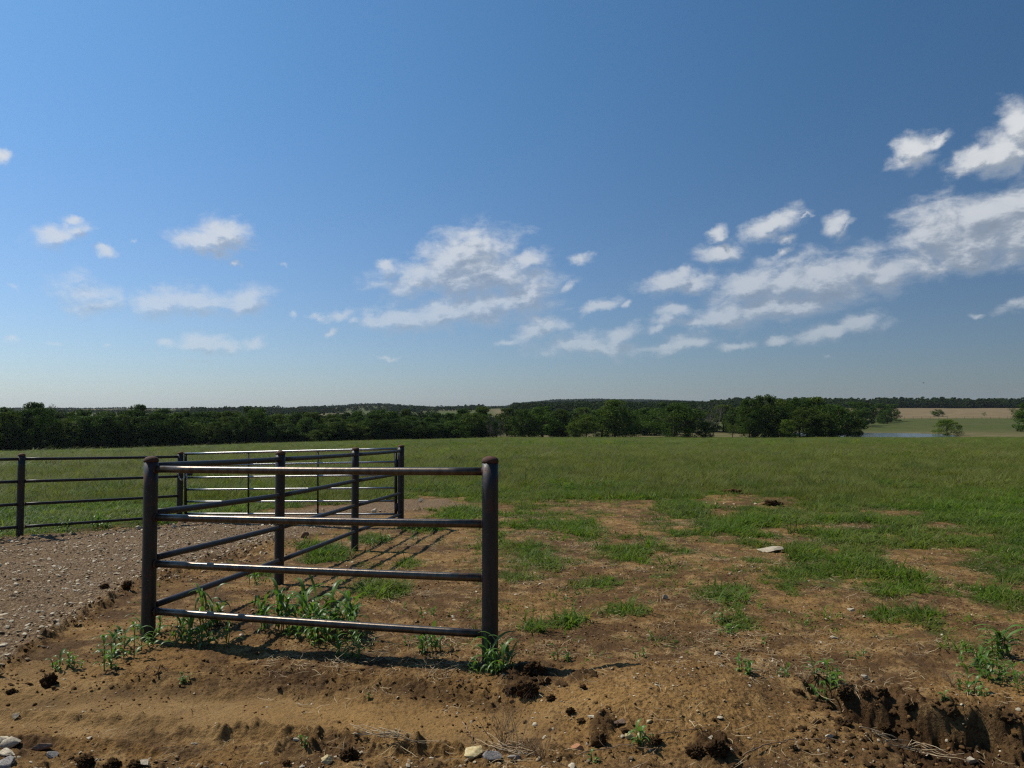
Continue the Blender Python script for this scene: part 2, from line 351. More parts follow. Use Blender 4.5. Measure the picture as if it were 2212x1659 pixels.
def mat_water():
    m, b, out = new_mat('pond_water'); P = pos(b)
    bp = b.a('ShaderNodeBump', {'Strength': .6, 'Distance': .08, 'Height': b.noise(P, 2.5, 4, .6)})
    bs = b.a('ShaderNodeBsdfPrincipled', {'Base Color': (.055, .060, .055, 1), 'Roughness': .12, 'Normal': bp.outputs[0]})
    b.l.new(bs.outputs[0], out.inputs[0]); return m
M['water'] = mat_water()
# ------------------------------------------------------------------ ground: one polar sheet, fine near the camera
def build_ground():
    rs = [0.6, 1.2, 1.8, 2.3]; r = 2.6
    while r < 9500:
        rs.append(r)
        if r < 9: dr = max(.0019 * r, min(.004 * r, .55 * r * r / 1200))
        elif r < 16: dr = .0042 * r
        elif r < 60: dr = .008 * r
        elif r < 400: dr = .014 * r
        else: dr = .022 * r
        r += dr
    rs = np.array(rs)
    A = 43.0; fine = np.radians(np.linspace(-A, A, 960)); n2 = 70
    coarse = np.radians(np.linspace(A, 360 - A, n2 + 1)[1:-1]); th = np.concatenate([fine, coarse]); nt = len(th)
    R, T = np.meshgrid(rs, th, indexing='ij'); x = R * np.sin(T); y = R * np.cos(T)
    x = x.ravel(); y = y.ravel()
    x = np.append(x, 0.0); y = np.append(y, 0.0)
    z, rd, moist, band, sand, qy = full(x, y, True)
    g = grass_mask(x, y)
    rr = np.hypot(x, y); u = x / np.maximum(y, 30)
    n = fbm(x / 9, y / 9, 3, 50)
    dry = np.maximum.reduce([
        sstep(222, 230, y) * (1 - sstep(272, 330, y)) * (.45 + .5 * n) * (u > -.1),
        sstep(500, 530, y) * (1 - sstep(960, 1000, y)) * (u > .30) * .95,
        .8 * np.exp(-(((u + .014) / .013) ** 2)) * sstep(500, 540, y) * (1 - sstep(1050, 1150, y)),
        .6 * sstep(.15, .35, fbm(x / 300, y / 300, 3, 61)) * sstep(600, 900, y)])
    dry = np.clip(dry, 0, 1) * (y > 150)
    # tan rim round the pond
    pd = np.abs(np.sqrt(((x - 132) / 25) ** 2 + ((y - 266) / 25) ** 2) - 1.25); dry = np.maximum(dry, .9 * np.exp(-(pd / .12) ** 2) * (y > 200))
    nr, N_ = len(rs), nt
    i = np.arange(nr - 1)[:, None]; j = np.arange(nt)[None, :]; j2 = (j + 1) % nt
    f = np.stack([(i * nt + j), (i * nt + j2) + 0 * j, ((i + 1) * nt + j2), ((i + 1) * nt + j)], -1).reshape(-1, 4)
    f = f[:, ::-1]
    cidx = len(x) - 1; jj = np.arange(nt)
    cf = np.stack([np.full(nt, cidx), (jj + 1) % nt, jj, jj], -1)[:, :3]
    o = mesh_obj('ground', np.stack([x, y, z], -1), f, M['ground'], smooth=True)
    me = o.data
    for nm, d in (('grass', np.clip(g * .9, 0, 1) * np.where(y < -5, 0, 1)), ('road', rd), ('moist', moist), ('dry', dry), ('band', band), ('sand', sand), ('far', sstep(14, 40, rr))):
        attr(me, nm, 'FLOAT', d.astype(np.float32))
    tag(o, kind='structure')
    return o
build_ground()
# pond
pv = []
for k in range(48):
    t = 2 * math.pi * k / 48; w = 1 + .06 * math.sin(3 * t + 1) + .04 * math.sin(5 * t)
    pv.append((132 + 30 * w * math.cos(t), 266 + 30 * w * math.sin(t), -9.2))
tag(mesh_obj('pond_water', pv, [tuple(range(48))], M['water']), kind='structure')

# ------------------------------------------------------------------ scattering through one geometry-nodes object
def scatter(name, P, rot, scl, idx, srcs, label=None, cat=None):
    me = bpy.data.meshes.new(name); me.vertices.add(len(P)); me.vertices.foreach_set('co', np.asarray(P, np.float32).ravel())
    attr(me, 'rot', 'FLOAT_VECTOR', np.asarray(rot, np.float32)); attr(me, 'scl', 'FLOAT_VECTOR', np.asarray(scl, np.float32))
    attr(me, 'vid', 'INT', np.asarray(idx, np.int32))
    o = bpy.data.objects.new(name, me); C.objects.link(o)
    ng = bpy.data.node_groups.new(name + '_nodes', 'GeometryNodeTree')
    ng.interface.new_socket('Geometry', in_out='INPUT', socket_type='NodeSocketGeometry'); ng.interface.new_socket('Geometry', in_out='OUTPUT', socket_type='NodeSocketGeometry')
    n = ng.nodes; l = ng.links
    gi = n.new('NodeGroupInput'); go = n.new('NodeGroupOutput'); ip = n.new('GeometryNodeInstanceOnPoints'); j = n.new('GeometryNodeJoinGeometry')
    for s in reversed(srcs):                                      # the join node lists the last link first
        oi = n.new('GeometryNodeObjectInfo'); oi.inputs['Object'].default_value = s; oi.inputs['As Instance'].default_value = True
        l.new(oi.outputs['Geometry'], j.inputs[0])
    def na(nm, t):
        a = n.new('GeometryNodeInputNamedAttribute'); a.data_type = t; a.inputs['Name'].default_value = nm; return a.outputs['Attribute']
    l.new(gi.outputs[0], ip.inputs['Points']); l.new(j.outputs[0], ip.inputs['Instance']); ip.inputs['Pick Instance'].default_value = True
    l.new(na('vid', 'INT'), ip.inputs['Instance Index']); l.new(na('rot', 'FLOAT_VECTOR'), ip.inputs['Rotation']); l.new(na('scl', 'FLOAT_VECTOR'), ip.inputs['Scale'])
    l.new(ip.outputs[0], go.inputs[0])
    md = o.modifiers.new('scatter', 'NODES'); md.node_group = ng
    tag(o, label, cat, kind='stuff'); return o
def tuft(name, n, rad, h0, h1, w, bend, mat, seed, seedhead=0):
    g = np.random.default_rng(seed); V = []; Fc = []; S = 4
    for i in range(n):
        a = g.uniform(0, 2 * math.pi); r = rad * math.sqrt(g.uniform()); bx, by = r * math.cos(a), r * math.sin(a)
        h = g.uniform(h0, h1); d = a + g.normal(0, .9); lean = g.uniform(.1, .85); b = bend * g.uniform(.3, 1.5); ww = w * g.uniform(.6, 1.2)
        sx, sy = -math.sin(d), math.cos(d); base_i = len(V)
        x, y, z = bx, by, -.01
        ang = lean
        for k in range(S + 1):
            t = k / S; wk = ww * (1 - t ** 1.6) * .5 + ww * .03
            V.append((x - sx * wk, y - sy * wk, z)); V.append((x + sx * wk, y + sy * wk, z))
            st = h / S; x += math.cos(d) * math.sin(ang) * st; y += math.sin(d) * math.sin(ang) * st; z += math.cos(ang) * st; ang += b / S
        for k in range(S): q = base_i + 2 * k; Fc.append((q, q + 1, q + 3, q + 2))
    return mesh_obj(name, np.array(V), np.array(Fc), mat, smooth=True, link=False)
G1 = [tuft('tuft%d' % i, 22, .09, .06, .18, .0105, 2.0, M['grass'], 100 + i) for i in range(4)]
G2 = [tuft('low%d' % i, 16, .08, .03, .08, .007, 2.2, M['grass'], 120 + i) for i in range(2)]
G3 = [tuft('olive%d' % i, 28, .13, .12, .27, .006, .9, M['grass2'], 140 + i) for i in range(3)]
GA = G1 + G2 + G3
def grass_scatter():
    Ps = []; Ro = []; Sc = []; Id = []
    def zone(y0, y1, dens, smin, smax, wmul, ulim=.80):
        area = (y1 ** 2 - y0 ** 2) * ulim; n = int(area * dens)
        y = np.sqrt(RNG.uniform(y0 ** 2, y1 ** 2, n)); x = RNG.uniform(-ulim, ulim, n) * y
        g = grass_mask(x, y); keep = RNG.uniform(0, 1, n) < np.clip(g, 0, 1); x, y, g = x[keep], y[keep], g[keep]
        u = x / np.maximum(y, 1)
        De = np.interp(u, EU, ED); k = y < De + np.where(u > .44, 2, 14); x, y, g = x[k], y[k], g[k]; n = len(x)
        if y0 < 26:                                               # thin mats of low sprigs between the tufts
            m2 = int(area * 60); yb = np.sqrt(RNG.uniform(y0 ** 2, y1 ** 2, m2)); xb = RNG.uniform(-ulim, ulim, m2) * yb; qb = qq(xb, yb)
            pr = sstep(-.15, .3, fbm(xb * 1.5, yb * 1.5, 4, 88)) * np.clip((qb[0] - 520) / 600, .1, 1) * (1 - sstep(1300, 1460, qb[1])) * (1 - road_mask(xb, yb, qb)) * .8
            kb = RNG.uniform(0, 1, m2) < pr; xb, yb = xb[kb], yb[kb]; mb = len(xb); sb = RNG.uniform(.7, 1.9, mb)
            Ps.append(np.stack([xb, yb, full(xb, yb) - .003], -1)); Ro.append(np.stack([0 * xb, 0 * xb, RNG.uniform(0, 6.28, mb)], -1)); Sc.append(np.stack([sb, sb, sb * .8], -1)); Id.append(RNG.integers(4, 6, mb))
        oli = sstep(14, 26, y + 6 * fbm(x / 5, y / 5, 2, 5)) * (1 - .55 * sstep(60, 95, y)) * (.75 + .6 * fbm(x / 14, y / 14, 3, 55))
        o = RNG.uniform(0, 1, n) < oli * .95
        idx = np.where(o, RNG.integers(6, 9, n), np.where((g < .6) & (RNG.uniform(0, 1, n) < .55), RNG.integers(4, 6, n), RNG.integers(0, 4, n)))
        s = RNG.uniform(smin, smax, n) * (.55 + .8 * np.clip(fbm(x * .6, y * .6, 4, 77) * 1.3 + .55, 0, 1.4))
        s = s * np.interp(y, [30, 90, 130, 230], [1, .8, .5, .38])
        z = full(x, y) if y0 < 26 else base(x, y)
        Ps.append(np.stack([x, y, z - .005], -1)); Ro.append(np.stack([RNG.normal(0, .16, n), RNG.normal(0, .12, n), RNG.uniform(0, 6.28, n)], -1))
        Sc.append(np.stack([s * wmul, s * wmul, s], -1)); Id.append(idx)
    zone(4.6, 10, 190, .4, 1.05, 1.1); zone(10, 20, 130, .6, 1.25, 1.25); zone(20, 40, 22, .9, 1.4, 2.0); zone(40, 90, 5.0, 1.0, 1.5, 4.0); zone(90, 225, 2.4, 1.0, 1.5, 8)
    scatter('pasture_grass', np.concatenate(Ps), np.concatenate(Ro), np.concatenate(Sc), np.concatenate(Id), GA, 'green pasture grass growing thick in the field and in patches on the bare soil', 'grass')
    print('grass', sum(map(len, Ps)))
grass_scatter()
# ------------------------------------------------------------------ rocks, pebbles, crumbs
def rock_mesh(name, seed, mat, kind='rock', link=False, sub=3):
    g = np.random.default_rng(seed)
    import bmesh
    bm = bmesh.new(); bmesh.ops.create_icosphere(bm, subdivisions=sub, radius=.5)
    v = np.array([p.co[:] for p in bm.verts]); f = np.array([[q.index for q in p.verts] for p in bm.faces]); bm.free()
    nrm = v / .5
    if kind == 'rock':
        for k in range(10):
            d = g.normal(size=3); d /= np.linalg.norm(d); h = g.uniform(.16, .40)
            dd = v @ d - h; v = v - np.where(dd > 0, dd, 0)[:, None] * d[None]
        v = v + nrm * (.03 * fbm(v[:, 0] * 5 + seed, v[:, 1] * 5 + v[:, 2] * 4, 2, seed))[:, None]
    else:
        a = fbm(v[:, 0] * 3 + seed, v[:, 1] * 3 + v[:, 2] * 2.7, 3, seed); b2 = fbm(v[:, 2] * 7 + seed, v[:, 1] * 7 - v[:, 0] * 6, 3, seed + 3)
        c2 = fbm(v[:, 0] * 9 - v[:, 2] * 6 + seed, v[:, 1] * 9 + v[:, 2] * 7, 3, seed + 5)
        v = v * (.80 + .55 * a - .45 * np.abs(b2) + .40 * c2)[:, None]
    return mesh_obj(name, v, f, mat, smooth=False, link=link)
PEB = [rock_mesh('peb%d' % i, 10 + i, M['gravelm'], sub=2) for i in range(5)] + [rock_mesh('pale%d' % i, 30 + i, M['rock'], sub=2) for i in range(2)]
CRM = [rock_mesh('crm%d' % i, 50 + i, M['crumb'], 'clod', sub=2) for i in range(4)] + [rock_mesh('drk%d' % i, 60 + i, M['clod'], 'clod', sub=2) for i in range(2)]
def sc_pts(n, y0, y1, f, ulim=.8):
    y = np.sqrt(RNG.uniform(y0 ** 2, y1 ** 2, n)); x = RNG.uniform(-ulim, ulim, n) * y
    q = qq(x, y); k = RNG.uniform(0, 1, n) < f(x, y, q[0], q[1]); return x[k], y[k]
def rocks_scatter():
    X = []; 
    def add(n, y0, y1, f, smin, smax, idx, flat=.6, p=2.2, bury=.15):
        x, y = sc_pts(n, y0, y1, f); m = len(x); s = smin + (smax - smin) * RNG.uniform(0, 1, m) ** p
        z = full(x, y); X.append((np.stack([x, y, z + s * (.25 - bury)], -1), np.stack([RNG.normal(0, .3, m), RNG.normal(0, .3, m), RNG.uniform(0, 6.3, m)], -1),
                                  np.stack([s * RNG.uniform(.8, 1.5, m), s, s * flat * RNG.uniform(.6, 1.3, m)], -1), RNG.integers(idx[0], idx[1], m)))
    def out(nm, srcs, lab, cat):
        scatter(nm, *[np.concatenate([a[i] for a in X]) for i in range(4)], srcs, lab, cat); print(nm, sum(len(a[0]) for a in X)); X.clear()
    rd = lambda x, y, a, b: road_mask(x, y, (a, b)) * (.3 + .7 * np.abs(np.sin((y - .42 * x) * 1.75 + .8 * fbm(x * .5, y * .5, 2, 44))) ** .7)
    nrd = lambda x, y, a, b: (1 - road_mask(x, y, (a, b))) * (.12 + .88 * sstep(.0, .35, fbm(x * 1.4, y * 1.4, 3, 91))) * (1 - .7 * np.clip(ell(a, b, [(420, 1520, 560, 62)]) * 2, 0, 1))
    botstrip = lambda x, y, a, b: sstep(1600, 1635, b) * (1 - sstep(1150, 1300, a)) * .9 + .25 * (b > 1640)
    rim = lambda x, y, a, b: np.exp(-((b - np.interp(a, [-600, 0, 150, 310, 590], [2100, 1440, 1345, 1255, 1175])) / 22) ** 2) * (a < 620)
    mound = lambda x, y, a, b: np.clip(ell(a, b, [(1450, 1540, 340, 130), (1800, 1640, 200, 60)]) * 2, 0, 1)
    add(52000, 5, 14.5, rd, .008, .042, (0, 5), .5, 2.0); add(16000, 5, 14.5, rd, .014, .065, (5, 7), .4, 2.2)
    add(9000, 4, 12, rim, .015, .075, (0, 5)); add(3500, 4, 12, rim, .015, .06, (5, 7))
    add(9000, 2.6, 5, botstrip, .006, .035, (0, 7), .6, 2.6)
    add(14000, 2.6, 8, mound, .005, .024, (0, 7), .6, 2)
    add(26000, 2.6, 12, nrd, .004, .024, (0, 7), .55, 2.4); add(3600, 2.8, 14, nrd, .01, .045, (5, 7), .5, 2.8)
    add(2500, 12.4, 16, lambda x, y, a, b: np.clip(ell(a, b, [(930, 1082, 90, 9), (780, 1100, 140, 16), (1600, 1085, 90, 14)]) * 2, 0, 1), .02, .11, (0, 7), .55, 2)
    out('loose_gravel', PEB, 'small tan and white limestone gravel strewn over the road and bare soil', 'gravel')
    hp = lambda x, y, a, b: np.clip(ell(a, b, [(1140, 1470, 100, 55), (1545, 1628, 95, 50), (1300, 1590, 50, 34), (1250, 1490, 60, 36), (230, 1640, 140, 24), (1670, 1088, 45, 15)]) * 2, 0, 1)
    trm = lambda x, y, a, b: sstep(1690, 1760, a) * sstep(0, 20, b - np.interp(a, [1690, 1850, 2212], [1485, 1495, 1540])) * .8
    add(60000, 2.6, 9, lambda x, y, a, b: nrd(x, y, a, b) * .9, .005, .026, (0, 4), .7, 2.4)
    add(12000, 2.6, 12, rim, .008, .055, (0, 6), .8); add(9000, 2.6, 12, hp, .008, .07, (4, 6), .85, 2); add(22000, 2.6, 6, trm, .006, .055, (2, 6), .85, 2.4)
    bank = lambda x, y, a, b: np.exp(-((b - np.interp(a, [-300, 200, 560, 800, 1000, 1100], [1500, 1470, 1440, 1462, 1490, 1510])) / 20) ** 2) * (a < 1150) * .8
    add(9000, 3, 6.5, bank, .006, .04, (0, 6), .8); add(5000, 3, 16, lambda x, y, a, b: np.clip(ell(a, b, [(580, 1215, 300, 40), (1580, 1066, 60, 12), (1500, 1200, 700, 120)]) * 2, 0, 1) * .6, .01, .045, (0, 6), .8)
    out('soil_crumbs', CRM, 'brown crumbs of loose dirt scattered over the bare soil', 'soil crumbs')
rocks_scatter()
def straw_scatter():
    srcs = []
    for i in range(4):
        g = random.Random(i); b = MB()
        for k in range(5):
            x, y = g.uniform(-.05, .05), g.uniform(-.05, .05); a = g.uniform(0, 6.28); L = g.uniform(.03, .1); pts = []
            for t in range(4): pts.append((x, y, .003 + g.uniform(0, .008))); x += math.cos(a) * L / 3; y += math.sin(a) * L / 3; a += g.uniform(-.5, .5)
            b.ribbon(pts, [.001, .0014, .0012, .0006], (-math.sin(a), math.cos(a), .3))
        srcs.append(b.build('straw%d' % i, M['straw'], link=False))
    f = lambda x, y, a, b: (1 - road_mask(x, y, (a, b))) * (.1 + .9 * sstep(-.05, .35, fbm(x * .8, y * .8, 3, 19))) * (a > 560) * (b < 1500) + .12 * (b > 1500) + .7 * np.clip(ell(a, b, [(1100, 1620, 90, 40), (1950, 1500, 260, 40)]) * 2, 0, 1)
    x, y = sc_pts(26000, 2.7, 15, f); n = len(x); s = RNG.uniform(.6, 1.5, n)
    scatter('straw_litter', np.stack([x, y, full(x, y) + .004], -1), np.stack([RNG.normal(0, .25, n), RNG.normal(0, .25, n), RNG.uniform(0, 6.3, n)], -1), np.stack([s, s, s], -1), RNG.integers(0, 4, n), srcs, 'bits of dry straw lying on the bare soil', 'straw')
straw_scatter()
# ------------------------------------------------------------------ pipe fences
def post(parent, qx, qtop, Y, r, capm):
    p = at(qx, qtop, Y); x, y = p[0], p[1]; zt = p[2]; zb = float(full(np.array([x]), np.array([y]))[0]) - .25
    b = MB(); n = 8; pts = []
    for k in range(n + 1): pts.append((x, y, zb + (zt - .04 - zb) * k / n))
    b.tube(pts, r, 28); o = b.build('post', M['post'], parent)
    c = MB(); rp = [(zt - .046, r * 1.03), (zt - .036, r * 1.05), (zt - .022, r * .97), (zt - .010, r * .78), (zt - .003, r * .45), (zt, r * .08)]
    c.tube([(x, y, a) for a, _ in rp], [q for _, q in rp], 28); c.build('post_cap', capm, o)
    return Vector((x, y, zt))
def rail(parent, a, b_, r, mat, trim_a=.045, trim_b=.045, name='rail', sag=.004):
    a, b_ = Vector(a), Vector(b_); d = (b_ - a).normalized(); a = a + d * trim_a; b_ = b_ - d * trim_b
    b = MB(); n = 10; pts = [a.lerp(b_, k / n) - Vector((0, 0, math.sin(math.pi * k / n) * sag)) for k in range(n + 1)]
    b.tube(pts, r, 20); o = b.build(name, mat, parent)
    for e, s in ((a, 1), (b_, -1)):                                # weld bead at each end
        w = MB(); w.tube([e, e + d * s * .006, e + d * s * .014], [r * 1.22, r * 1.25, r * 1.02], 16); w.build('weld', M['rust'], o)
    return o
fe = thing('pipe_fence', 'dark rusty pipe fence in the foreground with panels meeting at a tall corner post', 'fence', (0, 0, 0))
PE = dict(E=(1059, 985, 5.0, .057), A=(327, 985, 5.77, .054), B=(606, 973, 8.08, .053), Cc=(768, 966, 10.66, .055), D=(866.5, 960.5, 13.08, .057))
PT = {k: post(fe, *v, M['rust']) for k, v in PE.items()}
RR = dict(A=[1006, 1108, 1206, 1309], B=[992, 1070, 1139, 1210], Cc=[982, 1038.5, 1092, 1148], D=[974, 1022.5, 1065, 1110])
def rp(k, row, dx=0): v = PE[k]; return at(v[0] + dx, row, v[2])
for a, b_ in (('A', 'B'), ('B', 'Cc'), ('Cc', 'D')):
    for k in range(4): rail(fe, rp(a, RR[a][k]), rp(b_, RR[b_][k]), .0275, M['dark_pipe'])
for ra, re in ((1013.5, 1018.5), (1117.5, 1132), (1217.5, 1249), (1320, 1370.5)):
    rail(fe, rp('A', ra), rp('E', re), .0285, M['rail'])
f2 = thing('pipe_fence', 'dark four-rail pipe fence on the far side of the gravel road at left', 'fence', (0, 0, 0))
FG = at(47, 979, 12.05); FF = at(390, 975.5, 14.1); 
FE = dict(G=(47, 979, 12.05, .055), Fp=(390, 975.5, 14.1, .056))
for k, v in FE.items(): post(f2, *v, M['rust'])
gr = [at(47, q, 12.05) for q in (991.5, 1040, 1089, 1138)]; fr = [at(390, q, 14.1) for q in (986.5, 1029, 1071, 1114)]
H = FG + (FG - FF)
Hs = np.array([H[0], H[1], H[2]]); d = Hs[1] * CP + Hs[2] * SP
hx, hy = proj(np.array([Hs[0]]), np.array([Hs[1]]), np.array([Hs[2]]))
post(f2, float(hx[0]), float(hy[0]), Hs[1], .055, M['rust'])
for g_, f_ in zip(gr, fr):
    rail(f2, g_, f_, .0255, M['dark_pipe']); rail(f2, g_ + (g_ - f_), g_, .0255, M['dark_pipe'])
# ------------------------------------------------------------------ gate
gt = thing('pipe_gate', 'long six-rail metal gate closed across the gravel road, top edges gleaming', 'gate', (0, 0, 0))
RT = at(855, 969.5, 13.1); RB = at(855, 1110.7, 13.1); LT = at(401, 980.3, 14.15); LB = at(401, 1109.7, 14.15)
lerp = lambda a, b_, t: a + (b_ - a) * t
for k in range(6):
    t = k / 5; r = .024 if k == 0 else .019
    b = MB(); A_, B_ = lerp(LT, LB, t), lerp(RT, RB, t); ext = (B_ - A_) / np.linalg.norm(B_ - A_) * .02
    b.tube([tuple(lerp(A_ - ext * (k == 0), B_ + ext * (k == 0), s / 8)) for s in range(9)], r, 16); b.build('rail', M['gate'], gt)
for t, r in ((0, .027), (.3155, .017), (.647, .017), (1, .027)):
    b = MB(); A_, B_ = lerp(LT, RT, t), lerp(LB, RB, t); dn = np.array([0, -.004, 0]) if 0 < t < 1 else 0
    b.tube([tuple(A_ + np.array([0, 0, -.02]) + dn), tuple(B_ + dn)], r, 16); b.build('upright', M['dark_pipe'], gt)
for q in (1001, 1096):
    b = MB(); c = at(859.5, q, 13.09); b.tube([tuple(c + np.array([-.02, 0, -.075])), tuple(c + np.array([-.02, 0, .075]))], .034, 16)
    b.box(tuple(c + np.array([.025, 0, 0])), .07, .02, .11); b.build('hinge', M['dark_pipe'], gt)
b = MB(); c = lerp(LT, LB, .36) + np.array([.07, -.005, .02]); b.box(tuple(c), .13, .008, .05); b.build('latch_plate', M['dark_pipe'], gt)
# chain hanging between far post and gate
ch = MB()
def link(c, d, up, L=.034, r=.0042):
    d = Vector(d).normalized(); s = d.cross(Vector(up)).normalized(); pts = []
    for k in range(13):
        t = 2 * math.pi * k / 12; pts.append(Vector(c) + d * math.cos(t) * L * .62 + s * math.sin(t) * L * .36)
    ch.tube(pts, r, 6, cap=False)
cp = []
P0, P1 = at(384, 1021, 14.02), at(396.5, 1022, 14.03); P2 = at(403, 1023, 14.08)
for k in range(8): t = k / 7; cp.append(Vector(lerp(P0, P2, t)) - Vector((0, .04 * math.sin(math.pi * t), .13 * math.sin(math.pi * t))))
for k in range(8): cp.append(Vector(at(403.5, 1024 + 4.4 * k, 14.04)))
for k in range(len(cp) - 1): link((cp[k] + cp[k + 1]) / 2, cp[k + 1] - cp[k], (0, 1, 0) if k % 2 else (1, .2, .6))
tag(ch.build('chain', M['chain']), 'slack silver chain holding the gate to the far fence post', 'chain')
# ------------------------------------------------------------------ weeds
def weed(qx, qy, h, n, label, group=None, spread=.06, seed=0, broad=1.0, Y=None):
    g = random.Random(seed * 31 + int(qx)); x0, y0, z0 = gpt(qx, qy); h *= 1.25; spread *= 1.35; n = max(1, int(n * .85 + .5))
    t = thing('weed_plant', label, 'weed', (x0, y0, z0), group); lf = MB()
    for i in range(n):
        a = g.uniform(0, 6.28); r = spread * math.sqrt(g.random()); bx, by = r * math.cos(a), r * math.sin(a) * .7
        zz = float(full(np.array([x0 + bx]), np.array([y0 + by]))[0]) - z0
        hh = h * g.uniform(.45, 1.0) * (1 - .3 * r / spread); la = a + g.uniform(-.6, .6); ln = g.uniform(.05, .3)
        pts = []; 
        for k in range(5):
            s = k / 4; pts.append(Vector((bx + math.cos(la) * ln * hh * .5 * s * s, by + math.sin(la) * ln * hh * .5 * s * s, zz - .02 + (hh * .62 + .02) * s)))
        st = MB(); st.tube(pts, [.0042, .004, .0034, .0026, .0012], 6); st.build('stem', M['stem'], t)
        nl = max(4, int(4 + hh * 7))
        az = g.uniform(0, 6.28)
        for j in range(nl):
            s = .1 + .9 * (j + .5) / nl; p = pts[min(3, int(s * 4))].lerp(pts[min(4, int(s * 4) + 1)], s * 4 - int(s * 4)) if s < 1 else pts[4]
            az += math.pi + g.uniform(-.7, .7); L = hh * g.uniform(.45, .8) * (1.1 - .3 * abs(s - .6)); w = broad * g.uniform(.010, .0155) * (.45 + h)
            el = g.uniform(.75, 1.25) + (.25 if j == nl - 1 else 0); cur = g.uniform(1.9, 3.6); Q = []; q = p.copy(); S = 7
            for k in range(S + 1):
                Q.append(q.copy()); q = q + Vector((math.cos(az) * math.cos(el), math.sin(az) * math.cos(el), math.sin(el))) * (L / S); el -= cur / S * (.5 + k / S); az += g.uniform(-.08, .08)
            W = [w * v for v in (.45, .8, 1, 1, .9, .7, .42, .05)]
            lf.ribbon(Q, W, (-math.sin(az), math.cos(az), g.uniform(-.3, .3)), fold=.35)
    lf.build('leaves', M['weed'], t)
W = [(262, 1418, .30, 9, 'bushy leafy weed on bare soil just left of the tall corner post', .15), (232, 1444, .22, 3, 'small upright weed standing forward of the bushy one left of the corner post', .04),
     (310, 1372, .26, 7, 'leafy weed touching the foot of the tall corner post on its road side', .10), (136, 1440, .14, 9, 'low spreading weed by itself near the round dark clod at left', .10),
     (330, 1395, .20, 2, 'thin weed in front of the foot of the tall corner post', .03),
     (400, 1390, .30, 9, 'dense weed under the lowest rail right beside the corner post', .12), (440, 1352, .42, 9, 'tall weed behind the lowest rail near the corner post', .14), (480, 1392, .28, 7, 'leafy weed under the lowest rail, right of the dense one by the corner post', .12),
     (385, 1358, .22, 5, 'short weed behind the lowest rail close to the corner post', .07),
     (605, 1362, .50, 13, 'large leafy weed clump behind the lowest rail, left half of the big pair', .15), (660, 1372, .34, 8, 'medium weed between the two big clumps under the front panel', .12), (718, 1372, .52, 15, 'largest leafy weed clump, right half of the big pair behind the lowest rail', .16), (690, 1388, .25, 7, 'low weed at the foot of the largest clump', .12),
     (778, 1395, .24, 4, 'slender weed right of the largest clump under the lowest rail', .08), (756, 1420, .20, 8, 'bright yellow-green drooping weed in front of the lowest rail', .08),
     (795, 1405, .16, 1, 'single thin weed stem right of the bright drooping weed', .02),
     (900, 1400, .18, 6, 'low weed behind the middle of the lowest rail', .12), (945, 1410, .24, 7, 'leafy weed under the lowest rail, left of the end post', .09), (925, 1330, .13, 4, 'small weed above the lowest rail toward the end post', .06),
     (1020, 1448, .14, 5, 'small weed just left of the end post foot', .04), (1078, 1455, .30, 9, 'leafy weed growing against the foot of the end post', .07), (1090, 1442, .24, 4, 'weed leaning right behind the leafy one at the end post', .05),
     (1212, 1428, .13, 6, 'small arching weed at the edge of the post shadow', .05), (1556, 1345, .20, 5, 'pale upright weed among sparse grass right of the mound', .05), (1570, 1370, .14, 5, 'low weed beneath the pale upright one right of the mound', .06),
     (1612, 1452, .13, 7, 'small weed drooping over a dark hole on the mound', .05), (1690, 1464, .12, 2, 'tiny weed at the left tip of the trench', .03), (1765, 1468, .17, 9, 'spreading weed on the far lip of the trench', .11),
     (1736, 1350, .12, 1, 'single seedling weed between the mound and the right edge', .02), (1640, 1390, .1, 2, 'tiny weed seedling behind the mound', .03),
     (2095, 1442, .22, 6, 'leafy weed left of the tall one near the right edge', .07), (2150, 1412, .34, 8, 'tallest leafy weed near the right edge above the trench', .09), (2165, 1470, .22, 9, 'broad weed in front of the tallest one near the right edge', .12), (2100, 1496, .14, 5, 'low weed on the trench lip near the right edge', .06), (2205, 1492, .2, 7, 'weed cut by the right edge of the view', .1), (2125, 1500, .1, 4, 'small bent weed hanging into the trench', .04),
     (1393, 1612, .13, 3, 'small weed beside a dark clod on the near side of the mound', .03), (1278, 1645, .10, 2, 'sprout at the bottom edge near the orange stone', .02),
     (798, 1508, .05, 2, 'tiny lone sprout on the smooth dirt in front of the panel', .01), (660, 1606, .07, 4, 'tiny grassy sprout on the dirt near the bottom edge', .02), (398, 1472, .07, 6, 'thin grassy sprout right of the blackened twigs', .03),
     (1380, 1420, .08, 3, 'tiny weed on top of the mound', .03), (2040, 1510, .08, 2, 'tiny weed at the trench edge', .02), (1850, 1420, .09, 5, 'small weed behind the white rock', .05),
     (85, 1152, .28, 3, 'weed by the foot of the far left fence post', .08), (135, 1150, .26, 5, 'leafy weed under the far fence nearest the middle of its panel', .12), (205, 1142, .42, 5, 'tallest weed under the far left fence', .10), (235, 1140, .22, 4, 'short weed right of the tallest one under the far left fence', .08),
     (790, 1178, .2, 6, 'weed at the foot of the third post of the receding panels', .1), (835, 1172, .18, 6, 'weed between the third post and the gate hinge post', .12), (892, 1166, .16, 4, 'small weed right of the gate hinge post', .06), (545, 1262, .2, 5, 'weed left of the foot of the second post', .08)]
for i, (qx, qy, h, n, lab, sp) in enumerate(W): weed(qx, qy, h, n, lab, 'broad-leaved grassy weeds along the fence and on the bare soil', sp, i)
